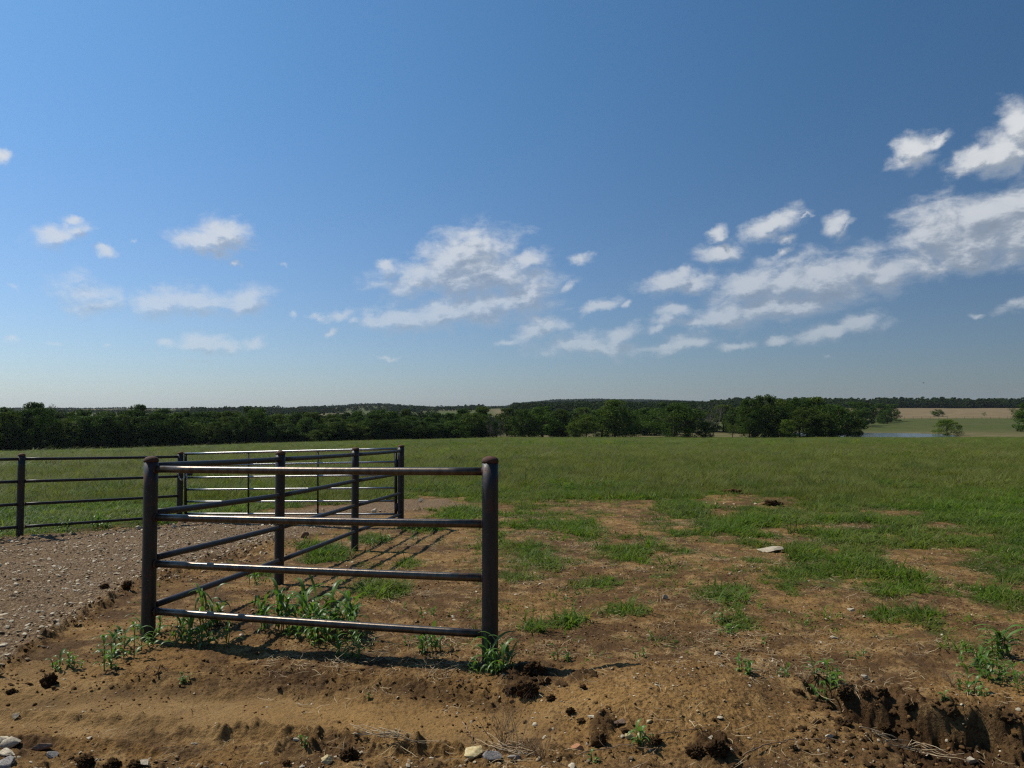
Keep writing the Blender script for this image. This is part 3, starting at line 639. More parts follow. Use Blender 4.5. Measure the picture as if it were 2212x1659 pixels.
# ------------------------------------------------------------------ named stones and clods: q x, q y of the base, width in q, flatness, aspect, material, label
def stone(qx, qy, w, flat, asp, mat, kind, label, seed, rz=None):
    w = w * (.72 if kind == 'clod' else 1); x, y, z = gpt(qx, qy); s = w / F * math.hypot(y, 1.6)
    nm, cat = ('stone', 'stone') if kind == 'rock' else ('dirt_clod', 'clod')
    o = rock_mesh(nm, 200 + seed, M[mat], kind, True, 5 if w > 34 and kind == 'clod' else 4)
    o.location = (x, y, z + s * flat * (.30 if kind == 'rock' else .26)); o.scale = (s * 1.12, s * asp, s * flat * 1.25); o.rotation_euler = (random.uniform(-.12, .12), random.uniform(-.12, .12), rz if rz is not None else random.uniform(-.4, .4))
    tag(o, label, cat, 'loose stones on the ground' if kind == 'rock' else 'lumps of dug-up soil')
ST = [(1672, 1192, 64, .28, .6, 'rock', 'rock', 'long cream slab lying in the grass right of the middle'), (1020, 1636, 58, .5, .7, 'rock_yellow', 'rock', 'large cream block with yellow top at the bottom edge, largest pale stone there'),
      (1066, 1640, 40, .55, .8, 'rock_grey', 'rock', 'grey rounded stone touching the large cream block'), (704, 1647, 26, .7, .8, 'rock_yellow', 'rock', 'yellowish chunk at the bottom edge below the panel'), (1868, 1468, 26, .6, .7, 'rock', 'rock', 'white stone on the far lip of the trench'),
      (1802, 1380, 16, .6, .8, 'rock', 'rock', 'small white stone with dark underside behind the trench'), (1343, 1562, 34, .28, .7, 'rock_brown', 'rock', 'flat reddish-brown slab on the sandy mound'), (1360, 1592, 19, .6, .8, 'rock_yellow', 'rock', 'pale yellow stone, left of two below the mound'),
      (1386, 1594, 19, .7, .8, 'rock_yellow', 'rock', 'ochre stone, right of two below the mound'), (1246, 1618, 28, .4, .6, 'rock_red', 'rock', 'orange-red stone near the bottom edge'), (1547, 1416, 20, .45, .6, 'rock', 'rock', 'white stone on the soil behind the mound'), (1435, 1294, 15, .7, .8, 'rock', 'rock', 'cream stone standing up on bare soil beyond the mound'),
      (1554, 1552, 18, .35, .6, 'rock', 'rock', 'tan flake on the right part of the mound'), (5, 1604, 26, .5, .7, 'rock', 'rock', 'pale stone cut by the left edge near the bottom'), (30, 1612, 44, .55, .7, 'rock', 'rock', 'largest white stone in the pile at the bottom left corner'),
      (20, 1634, 52, .3, .5, 'rock', 'rock', 'long flat pale stone in front of the white pile at bottom left'), (86, 1622, 42, .5, .7, 'rock_brown', 'rock', 'brown stone right of the white pile at bottom left'), (112, 1634, 28, .35, .7, 'rock_grey', 'rock', 'grey flake right of the brown stone at bottom left'),
      (14, 1655, 44, .5, .7, 'rock_grey', 'rock', 'grey stone in the bottom left corner'), (35, 1552, 20, .7, .7, 'rock', 'rock', 'white wedge-shaped stone above the pile at bottom left'), (310, 1652, 26, .55, .8, 'rock', 'rock', 'pale stone at the bottom edge below the corner post'),
      (300, 1144, 19, .5, .6, 'rock', 'rock', 'pale slab on the far edge of the gravel road, left of two'), (376, 1141, 15, .6, .6, 'rock', 'rock', 'pale slab by the chained fence post'), (659, 1162, 22, .7, .8, 'rock_brown', 'rock', 'brown boulder on the road behind the receding rails'), (808, 1107, 12, .6, .7, 'rock', 'rock', 'white stone beneath the gate'),
      (908, 1085, 13, .7, .8, 'rock', 'rock', 'whitish stone in the rubble right of the gate'), (420, 1608, 12, .5, .7, 'rock', 'rock', 'small flat tan stone on the dirt near the bottom'), (1420, 1482, 15, .4, .6, 'rock', 'rock', 'cream flake high on the sandy mound'), (640, 1600, 15, .5, .7, 'rock', 'rock', 'little cream stone by the tiny grassy sprout'),
      (1404, 1560, 16, .35, .7, 'rock_yellow', 'rock', 'cream square flake on the mound'), (1280, 1550, 18, .3, .5, 'rock', 'rock', 'thin white sliver left of the reddish slab'), (1790, 1592, 18, .4, .5, 'rock', 'rock', 'cream sliver on the near slope of the trench'), (1838, 1320, 16, .5, .7, 'rock', 'rock', 'whitish stone between sparse grass tufts at right'),
      (2100, 1645, 20, .7, .8, 'rock', 'rock', 'round pale stone on the trench floor'), (1110, 1640, 26, .4, .8, 'rock_grey', 'rock', 'light grey stone right of the dry straw bush foot'), (1535, 1596, 14, .6, .8, 'rock', 'rock', 'bright small stone near the dark soil heap at the bottom'),
      (107, 1480, 44, .95, .9, 'clod', 'clod', 'round dark clod alone on the dirt at left'), (25, 1498, 30, .6, .8, 'clod', 'clod', 'dark crumbly clod near the left edge'), (274, 1268, 32, .7, .8, 'clod', 'clod', 'dark clod on the road edge just left of the corner post'),
      (226, 1270, 26, .6, .8, 'clod', 'clod', 'smaller dark clod left of the one by the corner post'), (185, 1650, 62, .5, .8, 'clod', 'clod', 'wide dark clod at the bottom edge, left'), (246, 1656, 48, .6, .8, 'clod', 'clod', 'dark clod at the bottom edge between two others'), (290, 1658, 42, .6, .8, 'clod', 'clod', 'grey-brown clod at the bottom edge below the corner post'),
      (755, 1642, 52, .8, .9, 'clod', 'clod', 'dark lumpy clod at the bottom edge below the panel'), (1150, 1458, 64, .75, .8, 'clod', 'clod', 'biggest dark clod at the back of the heap beside the end post'), (1140, 1502, 66, .7, .8, 'clod', 'clod', 'big crumbly clod at the front of the heap beside the end post'),
      (1190, 1512, 30, .6, .8, 'clod', 'clod', 'brown clod at the right of the heap'), (1102, 1494, 40, .6, .8, 'clod', 'clod', 'dark clod at the left of the heap under the weed'), (1178, 1478, 34, .8, .8, 'clod', 'clod', 'clod in the middle of the dark heap'), (1260, 1488, 20, .8, .8, 'clod', 'clod', 'small dark clod right of the heap'), (1294, 1610, 44, 1.0, .9, 'clod', 'clod', 'tall dark clod on the dirt left of the ochre stone'),
      (1418, 1606, 30, .9, .9, 'clod', 'clod', 'dark clod behind the small weed on the near side of the mound'), (1505, 1632, 50, .7, .8, 'clod', 'clod', 'dark clod at left of the heap at the bottom edge'), (1550, 1628, 60, .75, .8, 'clod', 'clod', 'largest clod of the heap at the bottom edge'), (1232, 1540, 26, .8, .8, 'clod', 'clod', 'dark clod below the heap beside the end post'),
      (1350, 1582, 24, .6, .8, 'clod', 'clod', 'dark lump behind the two yellow stones'), (1255, 1560, 28, .5, .8, 'clod', 'clod', 'low dark clod left of the reddish slab'), (1827, 1506, 50, .8, .8, 'clod', 'clod', 'jagged dark clod on the trench rim, left of three'), (1870, 1504, 34, .9, .8, 'clod', 'clod', 'jagged dark clod on the trench rim, middle of three'),
      (1908, 1500, 32, .8, .8, 'clod', 'clod', 'jagged dark clod on the trench rim, right of three'), (1965, 1528, 44, .6, .8, 'clod', 'clod', 'crumbling clod on the trench wall'), (2058, 1546, 34, .9, .7, 'clod', 'clod', 'dark clod standing on the right part of the trench rim'), (2185, 1556, 46, .6, .8, 'clod', 'clod', 'dark clod on the trench rim at the right edge'),
      (1725, 1500, 34, .6, .8, 'clod', 'clod', 'dark clod at the left tip of the trench'), (1830, 1568, 36, .7, .8, 'clod', 'clod', 'lump halfway down the near side of the trench'), (1915, 1578, 34, .7, .8, 'clod', 'clod', 'lump on the trench floor'), (1715, 1620, 22, .8, .8, 'clod', 'clod', 'small dark hollow clod near the root'),
      (1670, 1092, 60, .36, .6, 'clod', 'clod', 'dark low soil heap out in the pasture grass'), (1578, 1064, 62, .2, .5, 'crumb', 'clod', 'low brown mound behind the dark heap in the pasture'), (620, 1650, 24, .6, .8, 'crumb', 'clod', 'brown clod at the bottom edge under the panel')]
for i, s in enumerate(ST): stone(*s, seed=i)
# ------------------------------------------------------------------ twigs, stalks, dry bush
def stalk(qs, r, mat, name, label, cat, n=1, lift=.01, wob=.02, seed=0):
    g = random.Random(seed); P3 = [Vector(gpt(a, b_, lift)) for a, b_ in qs]; b = MB()
    for i in range(n):
        off = Vector((g.uniform(-1, 1) * wob, g.uniform(-1, 1) * wob, g.uniform(0, .012) * n ** .5)); pts = []
        for k in range(len(P3) - 1):
            for t in range(6): pts.append(P3[k].lerp(P3[k + 1], t / 6) + off * (1 + .6 * math.sin(k + t * .8 + i)) + Vector((g.uniform(-1, 1), g.uniform(-1, 1), g.uniform(-.3, .6))) * .004)
        a0 = g.randint(0, len(pts) // 3) if n > 1 else 0; a1 = len(pts) - (g.randint(0, len(pts) // 3) if n > 1 else 0); pts = pts[a0:a1]
        b.tube(pts, [r * (1 - .6 * k / len(pts)) for k in range(len(pts))], 6)
        if n == 1:
            for q in range(2):
                k = g.randint(2, len(pts) - 2); d = Vector((g.uniform(-1, 1), g.uniform(-1, 1), .5)).normalized(); b.tube([pts[k], pts[k] + d * .03, pts[k] + d * .05 + Vector((0, 0, .01))], [r * .6, r * .4, r * .2], 5)
    tag(b.build(name, mat), label, cat)
stalk([(762, 1592), (860, 1602), (975, 1636)], .0022, M['strawtwig'], 'dry_stalks', 'bundle of dry straw stalks lying left of the large cream block', 'stalks', 11, .012, .02, 1)
stalk([(1868, 1604), (1980, 1630), (2110, 1660)], .0028, M['strawtwig'], 'dry_stalks', 'bundle of pale stalks lying along the near edge of the trench', 'stalks', 9, .015, .018, 2)
stalk([(1605, 1640), (1650, 1618), (1705, 1606), (1790, 1602), (1856, 1611)], .0038, M['twig'], 'root', 'long brown root snaking left of the trench at the bottom', 'root', 1, .012, 0, 3)
stalk([(1425, 1594), (1470, 1588), (1536, 1577)], .003, M['twig'], 'twig', 'straight brown twig lying right of the ochre stone', 'twig', 1, .015, 0, 4)
stalk([(1489, 1566), (1505, 1584)], .003, M['strawtwig'], 'twig', 'short pale stick on the near slope of the mound', 'twig', 1, .012, 0, 5)
stalk([(292, 1469), (328, 1447), (352, 1452), (398, 1450)], .0032, M['twig'], 'twig', 'thin bent twig behind the smooth dirt, below the corner post', 'twig', 1, .015, 0, 6)
stalk([(340, 1464), (345, 1447), (366, 1455)], .006, M['clod'], 'twig', 'short blackened twig crossing the thin bent one', 'twig', 1, .015, 0, 7)
stalk([(640, 1524), (655, 1528), (676, 1529)], .0035, M['strawtwig'], 'twig', 'small whitish stick on the smooth dirt in front of the panel', 'twig', 1, .012, 0, 8)
stalk([(632, 1515), (645, 1504)], .004, M['twig'], 'twig', 'short dark stick above the whitish one', 'twig', 1, .012, 0, 9)
stalk([(1000, 1570), (1012, 1590), (1023, 1606)], .004, M['twig'], 'twig', 'dark stick leaning by the large cream block', 'twig', 1, .015, 0, 10)
stalk([(1030, 1600), (1100, 1626), (1180, 1640)], .0018, M['strawtwig'], 'dry_stalks', 'thin straw stalks trailing right of the large cream block', 'stalks', 8, .012, .03, 11)
stalk([(1250, 1640), (1340, 1620), (1420, 1626), (1400, 1650)], .003, M['twig'], 'root', 'tangled root trailing from the small weed near the bottom edge', 'root', 1, .014, 0, 12)
stalk([(1320, 1418), (1280, 1424), (1340, 1430)], .003, M['twig'], 'twig', 'dark twig on the crest of the mound', 'twig', 1, .012, 0, 13)
def bush(qx, qy, h, n, mat, name, label, seed, sp=.9):
    g = random.Random(seed); p = Vector(gpt(qx, qy)); b = MB()
    def br(o, d, L, r, dep):
        pts = [o]; q = o.copy()
        for k in range(5): d = (d + Vector((g.uniform(-.25, .25), g.uniform(-.25, .25), g.uniform(-.08, .14)))).normalized(); q = q + d * L / 5; pts.append(q.copy())
        b.tube(pts, [r * (1 - .14 * k) for k in range(6)], 5)
        if dep:
            for k in range(3): br(pts[g.randint(1, 4)], (d + Vector((g.uniform(-.9, .9), g.uniform(-.9, .9), g.uniform(-.1, .5)))).normalized(), L * g.uniform(.35, .6), r * .55, dep - 1)
    for i in range(n):
        a = g.uniform(0, 6.28); br(p + Vector((g.uniform(-.02, .02), g.uniform(-.02, .02), -.01)), Vector((math.cos(a) * g.uniform(.1, sp), math.sin(a) * g.uniform(.1, sp) * .6, 1)).normalized(), h * g.uniform(.5, 1), .0017, 2)
    tag(b.build(name, mat), label, 'dry weed')
bush(1082, 1614, .36, 11, M['twig'], 'dry_bush', 'brown leafless twiggy bush below the dark heap, left one', 1, 1.0)
bush(1112, 1622, .34, 5, M['strawtwig'], 'dry_bush', 'pale straw-coloured dry weed right against the brown bush', 2, .7)
bush(1165, 1636, .13, 12, M['twig'], 'dry_bush', 'low grey-brown dry tuft right of the straw-coloured weed', 3, 1.6)
bush(1730, 1470, .10, 5, M['strawtwig'], 'dry_bush', 'wisps of dry stalks at the left tip of the trench', 4, 1.2)
bush(2060, 1480, .14, 9, M['strawtwig'], 'dry_bush', 'loose dry grass left of the leafy weeds by the right edge', 5, 2.0)
# ------------------------------------------------------------------ bird far off
bd = MB(); c = Vector(at(1995, 827.5, 150))
bd.tube([c + Vector((-.16, 0, 0)), c + Vector((-.08, 0, .02)), c + Vector((.05, 0, .02)), c + Vector((.12, 0, .0))], [.01, .045, .05, .012], 8)
for s in (-1, 1): bd.ribbon([c + Vector((0, 0, .02)), c + Vector((.03, s * .2, .12)), c + Vector((-.05, s * .42, .07))], [.07, .06, .01], (1, 0, 0))
tag(bd.build('bird', M['bird']), 'tiny dark bird flying low over the horizon at right', 'bird')
# ------------------------------------------------------------------ trees
def crown_mesh(name, seed, h, w, mat, nclump=46, leaves=120, ls=.34, low=.05, shape=1.0, spiky=0):
    g = np.random.default_rng(seed); V = []
    ph = g.uniform(0, 6.28, 6)
    for c in range(nclump):
        t = g.uniform() ** .8; a = g.uniform(0, 2 * math.pi)
        zc = low * h + (h * (.93 - low)) * t
        prof = math.sqrt(max(.05, 1 - ((t - .42) / .63) ** 2)) * 1.04 if not spiky else (1 - t) ** .7 * .9 + .08
        prof *= 1 + .22 * math.sin(2 * a + ph[0]) * shape + .16 * math.sin(3 * a + ph[1] + 4 * t)
        rr = w / 2 * prof * (g.uniform() ** .4) * .86
        cr = g.uniform(.075, .15) * h * (1 if t < .8 else .75)
        if zc + cr > h: zc = h - cr
        cx, cy = rr * math.cos(a), rr * math.sin(a)
        n = int(leaves * g.uniform(.6, 1.3))
        d = g.normal(size=(n, 3)); d /= np.linalg.norm(d, axis=1)[:, None]
        P = np.array([cx, cy, zc]) + d * (cr * g.uniform(.45, 1.08, n) ** .7)[:, None] * np.array([1.15, 1.15, .8])
        nn = d * .8 + g.normal(size=(n, 3)) * .6 + np.array([0, 0, .35]); nn /= np.linalg.norm(nn, axis=1)[:, None]
        r = g.normal(size=(n, 3)); u = np.cross(nn, r); u /= np.linalg.norm(u, axis=1)[:, None]; v = np.cross(nn, u)
        s = (ls * g.uniform(.5, 1.15, n))[:, None]
        V.append(np.stack([P - u * s * .5, P + v * s * .32, P + u * s * .55, P - v * s * .32], 1))
    V = np.concatenate(V); V[:, :, 2] = np.maximum(V[:, :, 2], .05); n = len(V)
    return mesh_obj(name, V.reshape(-1, 3), np.arange(n * 4).reshape(n, 4), mat, link=False).data
def trunk_mesh(seed, h, w):
    g = random.Random(seed); b = MB(); r = h * .022; top = Vector((g.uniform(-.3, .3), g.uniform(-.3, .3), h * .62))
    pts = [Vector((0, 0, -.4)), Vector((0, 0, h * .1)), Vector((g.uniform(-.2, .2), g.uniform(-.2, .2), h * .3)), top]
    b.tube(pts, [r * 1.4, r, r * .8, r * .35], 8)
    for k in range(8):
        a = k * 2.4 + g.uniform(-.4, .4); s = g.uniform(.12, .75); o = pts[1].lerp(top, s); e = o + Vector((math.cos(a) * w * .36, math.sin(a) * w * .36, h * g.uniform(.12, .3)))
        m = (o + e) / 2 + Vector((0, 0, -.02 * h)); b.tube([o, m, e], [r * .55, r * .35, r * .1], 6)
    o = b.build('trunk', M['bark'], link=False); return o.data
TV = {}
for k in range(7):
    TV['a%d' % k] = (crown_mesh('crown', 300 + k, 9, [8.5, 10, 7.5, 9.2, 11, 8, 9][k], M['tree1'], 74, 130, .36, [.0, .02, .0, .03, .0, .02, .01][k]), trunk_mesh(k, 9, 8.5))
for k in range(2): TV['o%d' % k] = (crown_mesh('crown', 320 + k, 9, 8.5, M['tree2'], 78, 130, .34, .0), trunk_mesh(20 + k, 9, 8))
TV['b0'] = (crown_mesh('crown', 330, 9, 9.5, M['tree3'], 80, 130, .34, .0), trunk_mesh(30, 9, 9))
TV['g0'] = (crown_mesh('crown', 340, 9, 8, M['greyleaf'], 36, 46, .26, .15), trunk_mesh(31, 9, 8))
TV['c0'] = (crown_mesh('crown', 350, 9, 9, M['cedar'], 70, 80, .34, .03, spiky=1), trunk_mesh(33, 9, 8))
TV['s0'] = (crown_mesh('crown', 360, 9, 11, M['tree2'], 40, 70, .32, .25), trunk_mesh(34, 9, 9))
_tc = [0]
def tree(kind, qx, qtop, Y, wq, label, group=None, name='tree', cat='tree', squash=None):
    p = at(qx, qtop, Y); x, y = float(p[0]), float(p[1]); zg = float(base(np.array([x]), np.array([y]))[0]); h = p[2] - zg
    if h < .8: return
    t = thing(name, label, cat, (x, y, zg - .1), group, rz=random.uniform(0, 6.28)); cm, tm = TV[kind]
    w = wq / F * Y; k = max(.4, h / 9 * 1.02); t.scale = (w / 8.8, w / 8.8, k)
    for nm, me in (('crown', cm), ('trunk', tm)):
        o = bpy.data.objects.new(nm, me); C.objects.link(o); o.parent = t
    _tc[0] += 1; return t
SKX = [-80, 0, 50, 95, 118, 130, 180, 215, 260, 300, 340, 365, 390, 430, 470, 520, 560, 620, 680, 760, 830, 880, 930, 1000, 1020, 1050, 1068, 1082]
SKY = [884, 882, 878, 870, 869, 880, 884, 879, 886, 879, 877, 877, 889, 879, 882, 877, 878, 885, 888, 886, 884, 884, 885, 884, 882, 873, 878, 895]
def sec(q): return ('behind the left fence' if q < 300 else 'beyond the gate' if q < 870 else 'just left of the tan gap')
random.seed(21)
row_specs = [(0, 6, 1.0, 44), (9, 1, 1.0, 56), (19, 2, 1.0, 74)]
for ri, (dy, drop, _, step) in enumerate(row_specs):
    q = -150 + ri * 17
    while q < 1072:
        u = (q - CX) / F; Y = float(np.interp(u, EU, ED)) + 5 + dy + random.uniform(-2, 2)
        top = float(np.interp(q, SKX, SKY)) + (random.uniform(4, 30) if ri == 0 else random.uniform(-3, 16) if ri == 1 else random.uniform(-7, 7))
        kind = random.choice(['a0', 'a1', 'a2', 'a3', 'a4', 'a5', 'a6', 'a0', 'a2', 'o0' if ri == 0 else 'a3'])
        wq = random.uniform(56, 92) * 165 / Y
        if q > 1040: wq = min(wq, 46)
        k3 = {'o': 'olive-green'}.get(kind[0], 'dark green')
        tree(kind, q, top, Y, wq, '%s tree, %s row of the tree line %s' % (k3, ['front', 'middle', 'back'][ri], sec(q)), 'trees of the dense tree line along the left edge of the pasture')
        q += step * random.uniform(.75, 1.2) * 165 / Y
# understorey brush along the foot of the tree line
q = -140
while q < 1080:
    u = (q - CX) / F; Y = float(np.interp(u, EU, ED)) + 2.5 + random.uniform(0, 4); 
    pz = at(q, 900, Y); zg = float(base(np.array([pz[0]]), np.array([pz[1]]))[0]); hq = random.uniform(2.2, 4.6); _, tq = proj(np.array([pz[0]]), np.array([Y]), np.array([zg + hq]))
    tree(random.choice(['a1', 'a4', 'a3', 'o1', 'a6']), q, float(tq[0]), Y, random.uniform(36, 62) * 165 / Y, 'low dark shrub at the foot of the tree line ' + sec(q), 'low shrubs at the foot of the tree line', 'shrub', 'shrub')
    q += random.uniform(20, 34)
tree('g0', 112, 868, 168, 62, 'paler grey-green tree, tallest at the left end of the tree line')
tree('g0', 1060, 893, 200, 34, 'thin grey-green tree at the right end of the tree line, by the tan gap')
tree('g0', 1082, 906, 204, 26, 'small sparse tree standing in the tan gap')
R = [('a0', 1128, 882, 212, 62, 'round dark tree just right of the tan gap'), ('a4', 1172, 877, 216, 84, 'broad dark tree, second right of the tan gap'), ('a2', 1214, 882, 218, 64, 'dark tree left of the low lighter tree'), ('a3', 1150, 884, 226, 90, 'dark tree behind the broad one right of the tan gap'), ('a6', 1205, 890, 222, 66, 'lower dark tree behind the two right of the tan gap'),
     ('b0', 1238, 912, 208, 40, 'small yellow-green tree left of the low lighter tree'), ('o0', 1266, 895, 209, 58, 'low lighter green tree in front of the tall rounded tree'), ('a5', 1328, 862, 213, 82, 'tall rounded dark tree with domed top near the middle'), ('a1', 1300, 884, 217, 66, 'dark tree against the left side of the tall rounded one'), ('a3', 1352, 888, 219, 60, 'dark tree against the right side of the tall rounded one'),
     ('a2', 1392, 879, 262, 74, 'dark tree set back right of the tall rounded one'), ('a4', 1425, 880, 275, 80, 'tree set back behind the wide bushy tree, left'), ('a0', 1366, 886, 280, 70, 'tree set back behind the tall rounded one'),
     ('a4', 1455, 868, 208, 104, 'wide bushy tree with leaves down to the ground'), ('a1', 1480, 884, 212, 60, 'tree against the right side of the wide bushy tree'), ('o1', 1524, 911, 207, 46, 'small olive shrub-like tree right of the wide bushy tree'),
     ('a6', 1562, 873, 300, 80, 'dark tree behind the bare grey tree, right'), ('a0', 1520, 884, 305, 80, 'dark tree behind the bare grey tree, left'), ('a3', 1600, 878, 290, 60, 'dark tree behind the gap left of the tallest cluster'),
     ('s0', 1582, 912, 214, 34, 'sparse little tree in the gap left of the tallest cluster'),
     ('a5', 1618, 860, 206, 66, 'dark tree at the left end of the tallest cluster'), ('a0', 1652, 851, 210, 82, 'tallest tree of the cluster by the pond'), ('a2', 1690, 860, 213, 66, 'tree right of the tallest one in the pond cluster'), ('a1', 1628, 890, 203, 50, 'low tree in front of the left end of the pond cluster'),
     ('a4', 1726, 857, 212, 84, 'broad tree in the middle of the pond cluster'), ('a6', 1765, 856, 216, 74, 'rounded tree in the middle-right of the pond cluster'), ('o0', 1742, 878, 206, 74, 'olive tree at the front of the pond cluster'), ('b0', 1700, 905, 203, 46, 'low brighter tree at the foot of the pond cluster'),
     ('a3', 1800, 870, 210, 76, 'dark tree right of the middle of the pond cluster'), ('a0', 1830, 886, 209, 60, 'dark tree at the right end of the pond cluster over the water'), ('o1', 1782, 892, 205, 62, 'olive tree low at the front right of the pond cluster'), ('a5', 1848, 906, 215, 34, 'small tree leaning over the pond edge'),
     ('a1', 1670, 882, 222, 80, 'dark tree at the back of the pond cluster, left'), ('a5', 1780, 872, 226, 80, 'dark tree at the back of the pond cluster, right'),
     ('a2', 1868, 868, 380, 50, 'distant tree just right of the pond cluster'), ('a4', 1895, 870, 430, 50, 'distant tree, left of two at the tip of the far wood'), ('a6', 1926, 872, 450, 48, 'distant tree, right of two at the tip of the far wood'), ('a0', 1848, 866, 360, 60, 'distant dark tree above the right end of the pond cluster'), ('a3', 1908, 884, 405, 34, 'smaller distant tree below the tip of the far wood'),
     ('b0', 2045, 905, 262, 50, 'rounded yellow-green bush standing alone right of the pond'), ('a1', 2026, 884, 560, 28, 'small dark cedar standing alone in the tan field'), ('s0', 2090, 895, 600, 11, 'tiny shrub in the tan field right of the cedar'), ('s0', 2126, 896, 560, 9, 'tiny shrub on the field line at right'), ('s0', 2187, 880, 700, 16, 'sparse small tree in the tan field near the right edge'),
     ('a0', 2226, 868, 300, 80, 'large dark tree cut by the right edge'), ('a4', 2262, 878, 310, 80, 'dark tree just outside the right edge behind the large one')]
for r in R: tree(*r)
qs = 1095
while qs < 1600:
    if not 1500 < qs < 1560: tree(random.choice(['a0', 'a2', 'a3', 'a5', 'a6']), qs, random.uniform(876, 889), random.uniform(245, 330), random.uniform(50, 66), 'dark tree in the set-back row between the tan gap and the pond cluster', 'set-back row of dark trees beyond the pasture')
    qs += random.uniform(26, 40)
def dead_tree():
    g = random.Random(3); p = at(1536, 866, 232); zg = float(base(np.array([p[0]]), np.array([p[1]]))[0]); h = p[2] - zg; b = MB()
    def br(o, d, L, r, dep):
        pts = [o]; q = o.copy()
        for k in range(4): d = (d + Vector((g.uniform(-.2, .2), g.uniform(-.2, .2), g.uniform(-.05, .12)))).normalized(); q = q + d * L / 4; pts.append(q.copy())
        b.tube(pts, [r * (1 - .17 * k) for k in range(5)], 5)
        if dep:
            for k in range(4 if dep > 1 else 3): br(pts[g.randint(1, 4)], (d + Vector((g.uniform(-1, 1), g.uniform(-1, 1), g.uniform(-.1, .6)))).normalized(), L * g.uniform(.45, .7), r * .5, dep - 1)
    t = thing('bare_tree', 'bare grey dead tree with fine branches between the wide bushy tree and the pond cluster', 'tree', (p[0], p[1], zg - .3))
    for k in range(3): br(Vector((0, 0, 0)), Vector((g.uniform(-.35, .35), g.uniform(-.35, .35), 1)).normalized(), h * .55, .16, 4)
    o = b.build('trunk', M['deadwood'], t)
dead_tree()
# small field fence on the line between green and tan fields
ff = thing('field_fence', 'faint post-and-wire fence along the line between the green and tan fields', 'fence')
wm = MB(); PP = []
for k in range(34):
    x = 230 + k * 6.0; y = 505 - .02 * (x - 230); z = float(base(np.array([x]), np.array([float(y)]))[0]); PP.append((x, y, z)); b = MB(); b.tube([(x, y, z - .2), (x, y, z + 1.5)], .09, 6); b.build('post', M['bark'], ff)
for hgt in (.6, 1.0, 1.35): wm.tube([(a, b_, c + hgt) for a, b_, c in PP], .012, 4, cap=False)
wm.build('wire', M['dark_pipe'], ff)
# ------------------------------------------------------------------ far woods
FW = [crown_mesh('far%d' % k, 400 + k, 9, [9, 11, 8, 10][k], M['wood_far'], 16, 30, 1.15, .02) for k in range(4)]
FWo = [bpy.data.objects.new('fw%d' % i, m) for i, m in enumerate(FW)]
def woods(name, label, specs, smin=.8, smax=1.35):
    X = []
    for (u0, u1, y0, y1, n, thr, sc) in specs:
        y = RNG.uniform(y0, y1, n); x = RNG.uniform(u0, u1, n) * y
        k = fbm(x / 130, y / 130, 3, 71) > thr; x, y = x[k], y[k]; m = len(x); s = RNG.uniform(smin, smax, m) * sc
        X.append((np.stack([x, y, base(x, y) - .3], -1), np.stack([0 * x, 0 * x, RNG.uniform(0, 6.3, m)], -1), np.stack([s * RNG.uniform(.9, 1.2, m), s, s * RNG.uniform(.75, 1.1, m)], -1), RNG.integers(0, 4, m)))
    scatter(name, *[np.concatenate([a[i] for a in X]) for i in range(4)], FWo, label, 'woodland')
woods('hillside_woodland', 'blue-green woods covering the long low hill on the horizon', [(-.30, .42, 2550, 3200, 15000, -.6, .95), (.42, .85, 2600, 3100, 3000, -.4, .9)], .7, 1.0)
woods('valley_woodland', 'dark woods filling the valley behind the tree line', [(-.85, .10, 228, 300, 900, -.15, .75), (-.85, -.04, 420, 620, 900, .05, .8), (.0, .30, 560, 800, 1500, -.1, .9), (-.45, -.04, 900, 1250, 1500, .05, .8), (0, .35, 1000, 1300, 2200, -.3, .9), (-.3, .35, 1500, 1900, 3800, -.15, .62), (-.85, -.3, 1500, 1900, 3000, -.1, .38), (-.85, -.3, 900, 1250, 2600, -.1, .38)])
woods('far_field_woodland', 'band of woods along the skyline behind the tan field', [(.30, .95, 960, 1060, 1800, -.6, 1.25), (.30, .95, 1060, 1500, 3500, -.5, 1.15), (.28, .46, 700, 960, 900, -.6, 1.0), (.34, .415, 470, 700, 260, -.7, .9)])
def lone(qx, qtop, Y, wq, lab): tree('a0', qx, qtop, Y, wq, lab)
lone(711, 876, 1500, 9, 'tiny lone tree poking above the hazy skyline beyond the tree line')
lone(1006, 873, 1700, 6, 'tiny lone tree on the distant rise left of the long hill')
print('trees', _tc[0])
